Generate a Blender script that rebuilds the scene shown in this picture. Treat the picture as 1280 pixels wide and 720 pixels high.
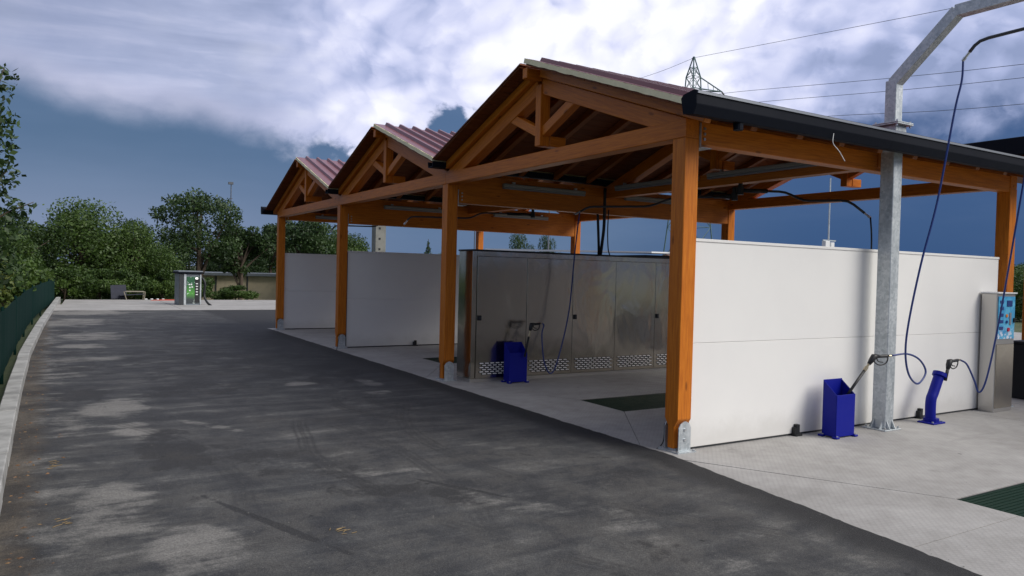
import bpy, bmesh, math, random
import numpy as np
from mathutils import Vector, Matrix
R = math.radians
for o in list(bpy.data.objects): bpy.data.objects.remove(o)
sc = bpy.context.scene
C = sc.collection
# ------------------------------------------------------------------ camera
cam_d = bpy.data.cameras.new('camera'); cam = bpy.data.objects.new('camera', cam_d); C.objects.link(cam)
cam_d.sensor_width = 36; cam_d.lens = 26.32; cam_d.clip_start = 0.05; cam_d.clip_end = 5000
rt = Vector((0.85323137, -0.52092989, 0.02506565)); up = Vector((-0.01072602, 0.03052378, 0.99947649)); fw = Vector((0.52142228, 0.85305354, -0.02045634))
M = Matrix((rt, up, -fw)).transposed().to_4x4(); M.translation = (-4.9859, -5.1297, 1.65)
cam.matrix_world = M; sc.camera = cam
# ------------------------------------------------------------------ light and exposure
SUN_AZ, SUN_EL = 142.0, 40.0          # compass degrees from +Y towards +X
sd = bpy.data.lights.new('sun', 'SUN'); so = bpy.data.objects.new('sun', sd); C.objects.link(so)
sd.energy = 3.0; sd.angle = R(42); sd.color = (1.0, 0.955, 0.885)
dirv = Vector((math.sin(R(SUN_AZ))*math.cos(R(SUN_EL)), math.cos(R(SUN_AZ))*math.cos(R(SUN_EL)), math.sin(R(SUN_EL))))
so.rotation_euler = dirv.to_track_quat('Z', 'Y').to_euler(); so.location = (10, -20, 20)
sc.view_settings.view_transform = 'Standard'; sc.view_settings.look = 'None'
sc.view_settings.exposure = 0.18; sc.view_settings.gamma = 1.0

class NT:
    """small node helper"""
    def __init__(s, tree): s.t = tree; s.n = tree.nodes; s.l = tree.links
    def add(s, typ, **kw):
        nd = s.n.new(typ)
        for k, v in kw.items(): setattr(nd, k, v)
        return nd
    def put(s, sock, v):
        if isinstance(v, bpy.types.NodeSocket): s.l.new(v, sock)
        elif v is not None:
            if isinstance(v, (tuple, list)) and len(v) == 3 and sock.type == 'RGBA': v = (*v, 1)
            sock.default_value = v
    def m(s, op, a, b=None, c=None, clamp=False):
        nd = s.add('ShaderNodeMath', operation=op, use_clamp=clamp)
        s.put(nd.inputs[0], a)
        if b is not None: s.put(nd.inputs[1], b)
        if c is not None: s.put(nd.inputs[2], c)
        return nd.outputs[0]
    def mix(s, f, a, b, mode='MIX'):
        nd = s.add('ShaderNodeMix', data_type='RGBA', blend_type=mode)
        s.put(nd.inputs[0], f); s.put(nd.inputs[6], a); s.put(nd.inputs[7], b); return nd.outputs[2]
    def ss(s, v, a, b):
        nd = s.add('ShaderNodeMapRange', interpolation_type='SMOOTHSTEP')
        s.put(nd.inputs[0], v); s.put(nd.inputs[1], a); s.put(nd.inputs[2], b); return nd.outputs[0]
    def noise(s, vec, scale, detail=4, rough=0.55, dist=0.0):
        nd = s.add('ShaderNodeTexNoise'); s.put(nd.inputs['Vector'], vec)
        nd.inputs['Scale'].default_value = scale; nd.inputs['Detail'].default_value = detail
        nd.inputs['Roughness'].default_value = rough; nd.inputs['Distortion'].default_value = dist
        return nd.outputs['Fac']
    def ramp(s, f, stops):
        nd = s.add('ShaderNodeValToRGB'); s.put(nd.inputs[0], f); e = nd.color_ramp.elements
        while len(e) < len(stops): e.new(0.5)
        for i, (p, c) in enumerate(stops):
            e[i].position = p; e[i].color = (*c, 1) if len(c) == 3 else c
        return nd.outputs[0]
    def xyz(s, vec):
        nd = s.add('ShaderNodeSeparateXYZ'); s.put(nd.inputs[0], vec); return nd.outputs
    def comb(s, x, y, z):
        nd = s.add('ShaderNodeCombineXYZ'); s.put(nd.inputs[0], x); s.put(nd.inputs[1], y); s.put(nd.inputs[2], z); return nd.outputs[0]
    def scale(s, vec, sx, sy, sz, loc=(0, 0, 0), rot=(0, 0, 0)):
        nd = s.add('ShaderNodeMapping'); s.put(nd.inputs[0], vec); nd.inputs['Scale'].default_value = (sx, sy, sz)
        nd.inputs['Location'].default_value = loc; nd.inputs['Rotation'].default_value = rot; return nd.outputs[0]
# ------------------------------------------------------------------ sky
w = bpy.data.worlds.new('World'); sc.world = w; w.use_nodes = True
k = NT(w.node_tree); k.n.clear()
out = k.add('ShaderNodeOutputWorld'); bg = k.add('ShaderNodeBackground'); k.l.new(bg.outputs[0], out.inputs[0])
bg.inputs[1].default_value = 0.1
tc = k.add('ShaderNodeTexCoord').outputs['Generated']
X, Y, Z = k.xyz(tc)[:3]
sky = k.add('ShaderNodeTexSky', sky_type='NISHITA'); sky.sun_disc = False
sky.sun_elevation = R(SUN_EL); sky.sun_rotation = R(SUN_AZ); sky.dust_density = 2.0
az = k.m('MULTIPLY', k.m('ARCTAN2', X, Y), 180/math.pi)      # 0 = +Y, 90 = +X
el = k.m('MULTIPLY', k.m('ARCSINE', Z), 180/math.pi)
# storm blue below the cloud deck: paler to the left, deeper to the right
lowL = k.mix(k.ss(el, 0.0, 9.0), (1.95, 2.50, 3.9), (0.76, 1.36, 2.45))
lowR = k.mix(k.ss(el, 0.0, 11.0), (0.22, 0.72, 1.95), (0.36, 0.85, 2.15))
lowM = k.mix(k.ss(el, 0.0, 10.0), (0.85, 1.48, 2.7), (0.72, 1.34, 2.6))
low = k.mix(k.ss(az, 2.0, 28.0), lowL, lowM)
low = k.mix(k.ss(az, 34.0, 54.0), low, lowR)
nb = k.noise(k.scale(tc, 2.2, 2.2, 9.0), 1.6, 4, 0.55)
low = k.mix(k.m('MULTIPLY', k.ss(nb, 0.40, 0.80), 0.5), low, k.mix(0.3, low, (2.0, 2.7, 4.3)))
low = k.mix(0.06, low, sky.outputs[0])
# cloud deck
def vadd(a_, b_):
    nd = k.add('ShaderNodeVectorMath', operation='ADD'); k.put(nd.inputs[0], a_); k.put(nd.inputs[1], b_); return nd.outputs[0]
warp = k.noise(k.scale(tc, 1, 1, 2.0), 3.5, 4, 0.5)
warp2 = k.noise(k.scale(tc, 1, 1, 2.0, loc=(3.1, 1.7, 0.4)), 3.5, 4, 0.5)
vec = vadd(k.scale(tc, 1.0, 1.0, 1.25, loc=(0.31, 0.12, 0.4)), k.comb(k.m('MULTIPLY', warp, 0.10), k.m('MULTIPLY', warp2, 0.10), k.m('MULTIPLY', warp, 0.08)))
def fb(v_, s_, d_=8, r_=0.55): return k.noise(v_, s_, d_, r_, 0.0)
def puff(v_, s_, d_=2.0, r_=0.55):
    nd = k.add('ShaderNodeTexVoronoi', feature='F1', normalize=True); k.put(nd.inputs['Vector'], v_)
    nd.inputs['Scale'].default_value = s_; nd.inputs['Detail'].default_value = d_; nd.inputs['Roughness'].default_value = r_
    return k.m('SUBTRACT', 1.0, nd.outputs['Distance'])
n1 = fb(vec, 5.0, 10, 0.58)
n2 = fb(vec, 16.0, 8, 0.60)
vw = vadd(vec, k.comb(k.m('MULTIPLY', n2, 0.05), k.m('MULTIPLY', n1, 0.05), k.m('MULTIPLY', n2, 0.05)))
p1 = puff(vw, 9.0); p1u = puff(vadd(vw, (-0.010, 0.008, 0.018)), 9.0)
big = fb(vadd(vec, (2.3, 0.4, 1.1)), 2.6, 3, 0.5)
n3 = k.noise(k.scale(tc, 1.6, 1.6, 12.0, rot=(0, R(7), 0)), 2.6, 6, 0.55, 0.35)     # streaks to the left
relief = k.m('SUBTRACT', p1, p1u)
edge = k.m('ADD', k.m('MULTIPLY', k.m('SUBTRACT', n1, 0.5), 12.0), k.m('ADD', k.m('MULTIPLY', k.m('SUBTRACT', n2, 0.5), 4.0), k.m('MULTIPLY', k.m('SUBTRACT', p1, 0.72), 8.0)))
leftf = k.m('SUBTRACT', 1.0, k.ss(az, 9.0, 21.0))
rightf = k.ss(az, 40.0, 58.0)
edge = k.m('MULTIPLY', edge, k.m('SUBTRACT', 1.0, k.m('MULTIPLY', leftf, 0.75)))
fc = k.add('ShaderNodeFloatCurve'); k.put(fc.inputs[1], k.m('DIVIDE', k.m('ADD', az, 180.0), 360.0, clamp=True))
def caz(a): return (a+180)/360
pts = [(0, .5), (caz(-20), .58), (caz(-4), .54), (caz(3), .485), (caz(8), .47), (caz(13), .42), (caz(18.5), .44), (caz(21.5), .55), (caz(26), .56), (caz(32), .50), (caz(38), .46), (caz(45), .44), (caz(52), .42), (caz(58), .44), (caz(66), .46), (caz(90), .5), (1, .5)]
cv = fc.mapping.curves[0]
while len(cv.points) < len(pts): cv.points.new(0.5, 0.5)
for p_, q_ in zip(cv.points, pts): p_.location = q_
fc.mapping.update()
bound = k.m('MULTIPLY', fc.outputs[0], 20.0)
h = k.m('ADD', k.m('SUBTRACT', el, bound), edge)
soft = k.m('ADD', 0.9, k.m('ADD', k.m('MULTIPLY', rightf, 3.5), k.m('MULTIPLY', leftf, 1.8)))
cov = k.m('DIVIDE', k.m('ADD', h, 0.5), soft, clamp=True)
cov = k.m('MULTIPLY', cov, k.m('MULTIPLY', cov, k.m('SUBTRACT', 3.0, k.m('MULTIPLY', cov, 2.0))))
tone = k.m('ADD', 0.56, k.m('MULTIPLY', relief, 1.7))
tone = k.m('ADD', tone, k.m('MULTIPLY', k.m('SUBTRACT', p1, 0.72), 0.6))
tone = k.m('ADD', tone, k.m('MULTIPLY', k.m('SUBTRACT', n1, 0.5), 0.7))
tone = k.m('ADD', tone, k.m('MULTIPLY', k.m('SUBTRACT', big, 0.5), 1.0))
tone = k.m('ADD', tone, k.m('MULTIPLY', k.m('SUBTRACT', n2, 0.5), 0.30))
tone = k.m('ADD', tone, k.m('MULTIPLY', k.m('SUBTRACT', 1.0, k.ss(k.m('ABSOLUTE', k.m('SUBTRACT', az, 42.0)), 4.0, 20.0)), 0.12))
tone = k.m('SUBTRACT', tone, k.m('MULTIPLY', k.ss(az, 46.0, 60.0), k.m('MULTIPLY', 0.34, k.m('SUBTRACT', 1.0, k.ss(el, 9.0, 22.0)))))
white = k.ramp(tone, [(0.08, (2.0, 2.6, 4.5)), (0.30, (3.3, 3.9, 6.2)), (0.50, (5.3, 5.7, 8.0)), (0.68, (7.2, 7.4, 9.2)), (0.90, (9.2, 9.3, 10.0))])
greyl = k.ramp(k.m('ADD', k.m('MULTIPLY', n3, 0.7), k.m('MULTIPLY', n1, 0.3)), [(0.32, (2.5, 3.0, 4.6)), (0.50, (3.6, 4.1, 5.9)), (0.64, (5.2, 5.5, 7.3))])
lipl = k.m('MULTIPLY', k.m('SUBTRACT', 1.0, k.ss(k.m('ABSOLUTE', k.m('SUBTRACT', h, 1.4)), 0.2, 1.8)), 0.5)
greyl = k.mix(lipl, greyl, (4.6, 4.7, 6.2))
greyl = k.mix(k.m('MULTIPLY', 0.55, k.m('MULTIPLY', k.ss(el, 10.5, 16.0), k.m('SUBTRACT', 1.0, k.ss(az, -4.0, 11.0)))), greyl, (1.8, 2.25, 3.7))
white = k.mix(0.14, white, (6.2, 6.5, 8.2))
cl = k.mix(k.m('MULTIPLY', leftf, 0.92), white, greyl)
# overhead the unseen deck is dimmed to an even grey to lower ambient light
cl = k.mix(k.m('MULTIPLY', k.ss(el, 22.0, 50.0), 0.9), cl, k.mix(k.ss(n1, 0.4, 0.6), (3.4, 3.6, 4.4), (5.0, 5.1, 5.8)))
away = k.ss(k.m('ABSOLUTE', k.m('SUBTRACT', az, 31.0)), 42.0, 80.0)      # unseen deck beyond the frame, dimmed to weaken the ambient light
cl = k.mix(k.m('MULTIPLY', away, 0.8), cl, k.mix(k.ss(n1, 0.4, 0.6), (2.5, 2.8, 3.8), (4.0, 4.2, 5.2)))
skyc = k.mix(cov, low, cl)
k.l.new(skyc, bg.inputs[0])
# ------------------------------------------------------------------ materials
def mat(name, base=(0.5, 0.5, 0.5), rough=0.6, metal=0.0, spec=0.5, fn=None):
    m = bpy.data.materials.new(name); m.use_nodes = True; t = NT(m.node_tree)
    b = t.n['Principled BSDF']; b.inputs['Base Color'].default_value = (*base, 1)
    b.inputs['Roughness'].default_value = rough; b.inputs['Metallic'].default_value = metal
    b.inputs['Specular IOR Level'].default_value = spec
    if fn: fn(t, b)
    return m
def bump(t, b, h, strength=0.3, dist=0.01):
    nd = t.add('ShaderNodeBump'); nd.inputs['Strength'].default_value = strength; nd.inputs['Distance'].default_value = dist
    t.put(nd.inputs['Height'], h); t.l.new(nd.outputs[0], b.inputs['Normal'])
def objc(t):   # object coordinates plus a random offset for each object
    co = t.add('ShaderNodeTexCoord').outputs['Object']; oi = t.add('ShaderNodeObjectInfo').outputs['Random']
    va = t.add('ShaderNodeVectorMath', operation='ADD'); t.put(va.inputs[0], co)
    t.put(va.inputs[1], t.comb(t.m('MULTIPLY', oi, 37.0), t.m('MULTIPLY', oi, 11.0), t.m('MULTIPLY', oi, 5.0))); return va.outputs[0], oi
def wood(dark, mid, light, rough=0.42, knots=True):
    def fn(t, b):
        co, oi = objc(t)
        g = t.noise(t.scale(co, 0.5, 9.0, 9.0), 6.0, 6, 0.6, 0.6)
        g2 = t.noise(t.scale(co, 1.2, 40.0, 40.0), 4.0, 3, 0.6)
        c = t.ramp(t.m('ADD', t.m('MULTIPLY', g, 0.7), t.m('MULTIPLY', g2, 0.3)), [(0.3, dark), (0.52, mid), (0.7, light)])
        if knots:
            vo = t.add('ShaderNodeTexVoronoi'); t.put(vo.inputs['Vector'], t.scale(co, 0.8, 2.6, 2.6)); vo.inputs['Scale'].default_value = 2.6
            vo.inputs['Randomness'].default_value = 1.0
            kn = t.m('SUBTRACT', 1.0, t.ss(vo.outputs['Distance'], 0.045, 0.13))
            c = t.mix(t.m('MULTIPLY', kn, 0.75), c, tuple(v*0.35 for v in dark))
        c = t.mix(t.m('MULTIPLY', oi, 0.35), c, dark)
        t.put(b.inputs['Base Color'], c); bump(t, b, g, 0.12, 0.004)
        t.put(b.inputs['Roughness'], t.m('ADD', t.m('MULTIPLY', g2, 0.2), rough-0.1))
    return fn
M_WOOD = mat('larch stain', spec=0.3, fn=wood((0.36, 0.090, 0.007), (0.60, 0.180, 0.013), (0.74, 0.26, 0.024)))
M_RAFT = mat('dark rafter wood', spec=0.25, fn=wood((0.16, 0.045, 0.010), (0.26, 0.080, 0.015), (0.34, 0.115, 0.025)))  # deeper brown than the larch, for the inner common rafters
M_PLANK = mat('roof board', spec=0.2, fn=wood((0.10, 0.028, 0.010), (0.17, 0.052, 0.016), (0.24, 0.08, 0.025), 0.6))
def f_panel(t, b):
    co, oi = objc(t)
    n = t.noise(co, 1.1, 5, 0.6); n2 = t.noise(co, 45.0, 3, 0.5)
    t.put(b.inputs['Base Color'], t.mix(t.ss(n, 0.3, 0.75), (0.82, 0.81, 0.78), (0.79, 0.78, 0.755)))
    c0 = b.inputs['Base Color'].links[0].from_socket
    zz = t.xyz(t.add('ShaderNodeTexCoord').outputs['Object'])[2]
    sp2 = t.m('MULTIPLY', t.m('SUBTRACT', 1.0, t.ss(t.m('SUBTRACT', zz, t.m('MULTIPLY', t.noise(co, 3.0, 8, 0.7), 0.4)), -0.15, 0.12)), 0.30)
    t.put(b.inputs['Base Color'], t.mix(sp2, c0, (0.42, 0.40, 0.36)))
    bump(t, b, n2, 0.05, 0.001)
M_PANEL = mat('white sandwich panel', rough=0.38, fn=f_panel)
def f_galv(t, b):
    co, oi = objc(t)
    vo = t.add('ShaderNodeTexVoronoi'); t.put(vo.inputs['Vector'], co); vo.inputs['Scale'].default_value = 38
    n = t.noise(t.scale(co, 3, 3, 0.8), 4.0, 5, 0.65)
    f = t.m('ADD', t.m('MULTIPLY', vo.outputs['Color'], 0.35), t.m('MULTIPLY', n, 0.65))
    t.put(b.inputs['Base Color'], t.ramp(f, [(0.25, (0.36, 0.40, 0.42)), (0.5, (0.50, 0.54, 0.56)), (0.75, (0.66, 0.69, 0.70))]))
    t.put(b.inputs['Roughness'], t.m('ADD', t.m('MULTIPLY', n, 0.3), 0.32))
M_GALV = mat('galvanised steel', metal=0.55, fn=f_galv)
def f_inox(t, b):
    co, oi = objc(t)
    n = t.noise(t.scale(co, 60, 60, 1.2), 3.0, 3, 0.6); w_ = t.noise(t.scale(co, 1.3, 1.3, 0.8), 1.6, 2, 0.5, 0.6)
    t.put(b.inputs['Base Color'], t.mix(n, (0.48, 0.44, 0.37), (0.60, 0.56, 0.48)))
    t.put(b.inputs['Roughness'], t.m('ADD', t.m('MULTIPLY', n, 0.10), 0.13)); bump(t, b, w_, 0.35, 0.04)
M_INOX = mat('brushed stainless steel', metal=1.0, fn=f_inox)
M_INOXL = mat('light stainless trim', (0.55, 0.53, 0.50), 0.35, 0.8)
M_LIP = mat('vent lip with painted glint', (0.92, 0.91, 0.88), 0.3, 0.0)  # near-white base stands in for light reflected off the steel lips
def f_dirty(base, d=0.25, sc_=6.0, rough=0.5):
    def fn(t, b):
        co, oi = objc(t); n = t.noise(co, sc_, 6, 0.62)
        t.put(b.inputs['Base Color'], t.mix(t.ss(n, 0.35, 0.75), base, tuple(v*(1-d)+0.02*d for v in base)))
        t.put(b.inputs['Roughness'], t.m('ADD', t.m('MULTIPLY', n, 0.25), rough-0.12)); bump(t, b, n, 0.08, 0.003)
    return fn
M_GUT = mat('anthracite gutter', spec=0.12, fn=f_dirty((0.004, 0.006, 0.012), 0.0, 5, 0.6))
M_GUTR = mat('grey gutter rim', (0.28, 0.30, 0.33), 0.35, 0.3)
M_BLACK = mat('black rubber', (0.012, 0.013, 0.015), 0.5)
M_DKMETAL = mat('dark grey pipe', (0.06, 0.065, 0.07), 0.4, 0.5)
M_BRASS = mat('brass fitting', (0.45, 0.38, 0.25), 0.35, 0.9)
M_BLUE = mat('blue painted steel', spec=0.25, fn=f_dirty((0.0008, 0.006, 0.24), 0.0, 8, 0.5))
M_HOSE = mat('blue hose', (0.008, 0.03, 0.17), 0.4)
M_FOAM = mat('cream foam edge', fn=f_dirty((0.92, 0.83, 0.55), 0.1, 14, 0.9))
def f_tin(t, b):
    co, oi = objc(t); n = t.noise(co, 2.5, 5, 0.6)
    t.put(b.inputs['Base Color'], t.mix(n, (0.13, 0.030, 0.040), (0.20, 0.055, 0.065)))
    t.put(b.inputs['Roughness'], t.m('ADD', t.m('MULTIPLY', n, 0.2), 0.22))
M_TIN = mat('wine red sheet', metal=0.0, spec=0.8, fn=f_tin)
M_TUBE = mat('lamp housing', (0.30, 0.30, 0.27), 0.45)
M_GRATE = mat('green grating', spec=0.2, fn=f_dirty((0.003, 0.022, 0.012), 0.0, 9, 0.6))
M_PIT = mat('pit', (0.006, 0.01, 0.009), 0.8)
M_BOLT = mat('bolt', (0.62, 0.64, 0.66), 0.3, 0.9)
M_WIRE = mat('wire', (0.10, 0.11, 0.13), 0.6)
M_WHITE = mat('white paint', (0.75, 0.76, 0.76), 0.5)
M_RED = mat('red cloth', (0.45, 0.03, 0.03), 0.8)
M_PYL = mat('pylon steel', (0.10, 0.17, 0.17), 0.6, 0.2)
def f_conc(t, b):
    co = t.add('ShaderNodeTexCoord').outputs['Object']; oi = t.add('ShaderNodeObjectInfo').outputs['Random']
    n = t.noise(co, 0.9, 6, 0.6); n2 = t.noise(co, 6.0, 8, 0.65); n3 = t.noise(co, 90.0, 3, 0.6)
    c = t.ramp(t.m('ADD', t.m('MULTIPLY', n, 0.6), t.m('MULTIPLY', n2, 0.4)), [(0.32, (0.26, 0.25, 0.235)), (0.52, (0.36, 0.35, 0.335)), (0.70, (0.45, 0.44, 0.42))])
    # pressed non-slip dimples
    wx = t.add('ShaderNodeTexVoronoi'); t.put(wx.inputs['Vector'], t.scale(co, 1, 1, 1, rot=(0, 0, R(45)))); wx.inputs['Scale'].default_value = 26; wx.inputs['Randomness'].default_value = 0.0
    d = t.ss(wx.outputs['Distance'], 0.25, 0.5)
    c = t.mix(t.m('MULTIPLY', d, 0.13), c, (0.16, 0.155, 0.15))
    st = t.ss(t.noise(co, 2.3, 7, 0.7), 0.60, 0.72)
    c = t.mix(t.m('MULTIPLY', st, 0.35), c, (0.17, 0.165, 0.155))
    ws = t.ss(t.noise(t.scale(co, 0.5, 1.6, 1, rot=(0, 0, R(-20))), 1.3, 12, 0.70, 0.6), 0.53, 0.68)
    c = t.mix(t.m('MULTIPLY', ws, 0.35), c, (0.20, 0.195, 0.185))
    vo = t.add('ShaderNodeTexVoronoi'); t.put(vo.inputs['Vector'], co); vo.inputs['Scale'].default_value = 1.7
    dr = t.m('SUBTRACT', 1.0, t.ss(t.m('ADD', vo.outputs['Distance'], t.m('MULTIPLY', n2, 0.06)), 0.045, 0.075))
    c = t.mix(t.m('MULTIPLY', dr, 0.7), c, (0.05, 0.05, 0.05))
    sp = t.ss(t.noise(co, 38.0, 2, 0.5), 0.70, 0.74); c = t.mix(t.m('MULTIPLY', sp, 0.5), c, (0.10, 0.10, 0.10))
    t.put(b.inputs['Base Color'], c); bump(t, b, t.m('ADD', t.m('MULTIPLY', n3, 0.4), t.m('MULTIPLY', d, 0.6)), 0.25, 0.004)
M_CONC = mat('pressed concrete', rough=0.8, fn=f_conc)
M_KERB = mat('kerb concrete', fn=f_dirty((0.40, 0.40, 0.385), 0.5, 3.5, 0.85))
def f_asph(t, b):
    co = t.add('ShaderNodeTexCoord').outputs['Object']; x, y, z = t.xyz(co)[:3]
    ero = t.noise(co, 1.5, 14, 0.72, 0.3)                                    # ragged, many-scaled
    ero2 = t.noise(t.scale(co, 1, 1, 1, loc=(7, 3, 1)), 2.1, 14, 0.72, 0.3)
    drag = t.noise(t.scale(co, 0.45, 2.6, 1, rot=(0, 0, R(16))), 1.6, 12, 0.68, 0.5)      # smears left by wheels
    fine = t.noise(co, 75.0, 4, 0.75); grit = t.noise(co, 190.0, 2, 0.6)
    c = t.ramp(t.m('ADD', t.m('MULTIPLY', ero, 0.55), t.m('MULTIPLY', drag, 0.45)), [(0.38, (0.019, 0.0205, 0.024)), (0.46, (0.034, 0.036, 0.040)), (0.53, (0.066, 0.068, 0.069)), (0.62, (0.150, 0.148, 0.140))])
    def blob(cx, cy, rx, ry, rot, am):
        ca, sa = math.cos(rot)/rx, math.sin(rot)/rx; cb, sb = math.cos(rot)/ry, math.sin(rot)/ry
        dx = t.m('SUBTRACT', x, cx); dy = t.m('SUBTRACT', y, cy)
        u = t.m('ADD', t.m('MULTIPLY', dx, ca), t.m('MULTIPLY', dy, sa)); v = t.m('SUBTRACT', t.m('MULTIPLY', dy, cb), t.m('MULTIPLY', dx, sb))
        r = t.m('ADD', t.m('MULTIPLY', u, u), t.m('MULTIPLY', v, v))
        return t.m('MULTIPLY', t.m('SUBTRACT', 1.0, t.ss(r, 0.0, 2.4)), am)
    def total(lst):
        q = blob(*lst[0])
        for a_ in lst[1:]: q = t.m('MAXIMUM', q, blob(*a_))
        return q
    kd = t.m('MULTIPLY', t.m('SUBTRACT', 1.0, t.ss(x, -5.35, -4.2)), 0.62)
    bd = t.m('MAXIMUM', total(DUST), kd)
    c = t.mix(t.m('MULTIPLY', t.m('SUBTRACT', 1.0, t.ss(y, -0.5, 5.0)), t.m('MULTIPLY', 0.55, t.ss(ero2, 0.42, 0.60))), c, (0.125, 0.120, 0.108))
    dk = t.ss(t.m('ADD', ero2, t.m('MULTIPLY', total(DARK), 0.20)), 0.57, 0.68)
    c = t.mix(t.m('MULTIPLY', dk, 0.85), c, (0.017, 0.0175, 0.019))
    du = t.ss(t.m('ADD', t.m('ADD', t.m('MULTIPLY', ero, 0.6), t.m('MULTIPLY', drag, 0.4)), t.m('MULTIPLY', bd, 0.19)), 0.565, 0.72)
    c = t.mix(t.m('MULTIPLY', du, 0.9), c, t.mix(ero2, (0.19, 0.18, 0.16), (0.37, 0.36, 0.335)))
    c = t.mix(t.m('MULTIPLY', t.ss(t.noise(t.scale(co, 1, 1, 1, loc=(2, 9, 4)), 0.9, 12, 0.7), 0.54, 0.70), 0.16), c, (0.13, 0.11, 0.08))      # brownish silt
    br = t.m('SUBTRACT', 1.0, t.ss(t.m('ADD', x, t.m('MULTIPLY', t.m('SUBTRACT', ero, 0.5), 0.5)), -5.22, -5.0))
    c = t.mix(t.m('MULTIPLY', br, 0.85), c, t.mix(t.ss(ero2, 0.4, 0.6), (0.035, 0.026, 0.016), (0.12, 0.095, 0.065)))
    # fresh tar seam beside the wash slab
    sx = t.m('ADD', x, t.m('MULTIPLY', t.m('SUBTRACT', ero, 0.5), 0.7))
    sx = t.m('ADD', sx, t.m('MULTIPLY', t.m('MAXIMUM', t.m('MULTIPLY', y, -1.0), 0.0), 0.105))
    c = t.mix(t.m('MULTIPLY', t.ss(sx, -0.58, -0.30), 0.94), c, (0.008, 0.0085, 0.010))
    far = t.m('MULTIPLY', t.ss(t.m('ADD', x, t.m('MULTIPLY', ero, 2.0)), -1.6, 0.3), t.m('MULTIPLY', t.ss(y, 4.5, 7.5), t.m('SUBTRACT', 1.0, t.ss(y, 16.0, 20.0))))
    c = t.mix(t.m('MULTIPLY', far, 0.65), c, (0.018, 0.019, 0.022))
    # tyre marks: arcs with a tread rhythm
    for cx, cy, r0, wd, g0, am in TYRES:
        dx = t.m('SUBTRACT', x, cx); dy = t.m('SUBTRACT', y, cy)
        r = t.m('SQRT', t.m('ADD', t.m('MULTIPLY', dx, dx), t.m('MULTIPLY', dy, dy)))
        rn = t.m('ABSOLUTE', t.m('SUBTRACT', t.m('ADD', r, t.m('MULTIPLY', t.noise(co, 0.8, 2, 0.5), 0.15)), r0))
        band = t.m('SUBTRACT', 1.0, t.ss(rn, wd*0.7, wd))
        tread = t.m('ADD', 0.6, t.m('MULTIPLY', 0.4, t.m('SINE', t.m('MULTIPLY', rn, 120.0))))
        gate = t.ss(t.noise(co, g0, 5, 0.6), 0.42, 0.52)
        c = t.mix(t.m('MULTIPLY', t.m('MULTIPLY', band, tread), t.m('MULTIPLY', gate, t.m('MULTIPLY', t.ss(ero, 0.36, 0.56), am*0.75))), c, (0.012, 0.012, 0.013))
    c = t.mix(t.ss(fine, 0.35, 0.72), t.mix(0.5, c, (0.010, 0.010, 0.011)), t.mix(0.05, c, (0.3, 0.29, 0.27)))
    c = t.mix(t.m('MULTIPLY', t.m('MULTIPLY', t.ss(grit, 0.64, 0.72), 0.5), t.m('SUBTRACT', 1.0, t.ss(sx, -0.5, -0.3))), c, (0.30, 0.29, 0.27))
    # dark drops of oil and tar
    vo = t.add('ShaderNodeTexVoronoi'); t.put(vo.inputs['Vector'], co); vo.inputs['Scale'].default_value = 2.4
    dr = t.m('SUBTRACT', 1.0, t.ss(t.m('ADD', vo.outputs['Distance'], t.m('MULTIPLY', fine, 0.05)), 0.055, 0.085))
    c = t.mix(t.m('MULTIPLY', dr, 0.8), c, (0.010, 0.010, 0.011))
    t.put(b.inputs['Base Color'], c)
    t.put(b.inputs['Roughness'], t.m('ADD', 0.70, t.m('MULTIPLY', fine, 0.22)))
    bump(t, b, t.m('ADD', t.m('MULTIPLY', fine, 0.7), t.m('MULTIPLY', grit, 0.4)), 0.6, 0.014)
# (cx, cy, rx, ry, rotation, strength)
DUST = [(-4.42, 4.35, 0.34, 0.55, 0.0, 1.1), (-4.3, 3.1, 0.18, 0.4, 0.0, 0.8), (-4.85, 3.6, 0.2, 0.8, 0.0, 0.7), (-4.6, 0.45, 0.25, 0.6, 0.0, 0.95), (-4.25, -0.5, 0.25, 0.4, 0.0, 1.1), (-4.9, 7.4, 0.3, 0.4, 0.0, 0.9), (-4.5, 9.3, 0.5, 0.35, 0.1, 0.8), (-4.55, 11.6, 0.5, 0.5, 0.0, 0.9), (-4.3, 14.0, 0.6, 1.0, 0.0, 1.0), (-4.5, 18.5, 0.9, 1.4, 0.0, 0.9), (-4.2, 22.8, 1.3, 1.2, 0.0, 1.2), (-1.98, 5.45, 0.22, 0.16, 0.2, 1.3), (-1.05, 5.1, 0.13, 0.4, 0.1, 0.9), (-1.3, 4.3, 0.2, 0.15, 0.0, 0.8), (-2.0, -0.7, 0.9, 0.3, -1.0, 0.45), (-3.0, 1.0, 0.8, 0.4, -0.9, 0.35), (-1.3, -2.3, 0.6, 0.4, 0.6, 0.35), (-3.6, 3.0, 0.08, 0.5, 0.5, 0.8)]
DARK = [(-4.1, 2.0, 0.26, 0.85, 0.1, 1.0), (-4.75, 5.5, 0.3, 0.6, 0.0, 0.9), (-4.7, 8.3, 0.35, 0.5, 0.0, 0.8), (-4.85, 10.4, 0.3, 0.6, 0.0, 0.8), (-4.8, 15.5, 0.4, 1.2, 0.0, 0.8), (-3.3, 5.4, 0.9, 0.7, 0.2, 0.7), (-2.9, 9.0, 1.6, 2.6, 0.0, 0.65), (-1.6, 6.8, 0.9, 1.6, 0.2, 0.7), (-3.75, -0.35, 0.03, 0.7, 0.35, 1.15), (-2.33, -0.12, 0.025, 0.4, 0.5, 1.4), (-3.3, 1.2, 0.3, 0.9, 0.5, 0.6), (-1.0, 16.0, 3.0, 5.0, 0.0, 0.5), (-2.9, 0.2, 0.25, 0.9, 0.6, 0.5)]
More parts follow.
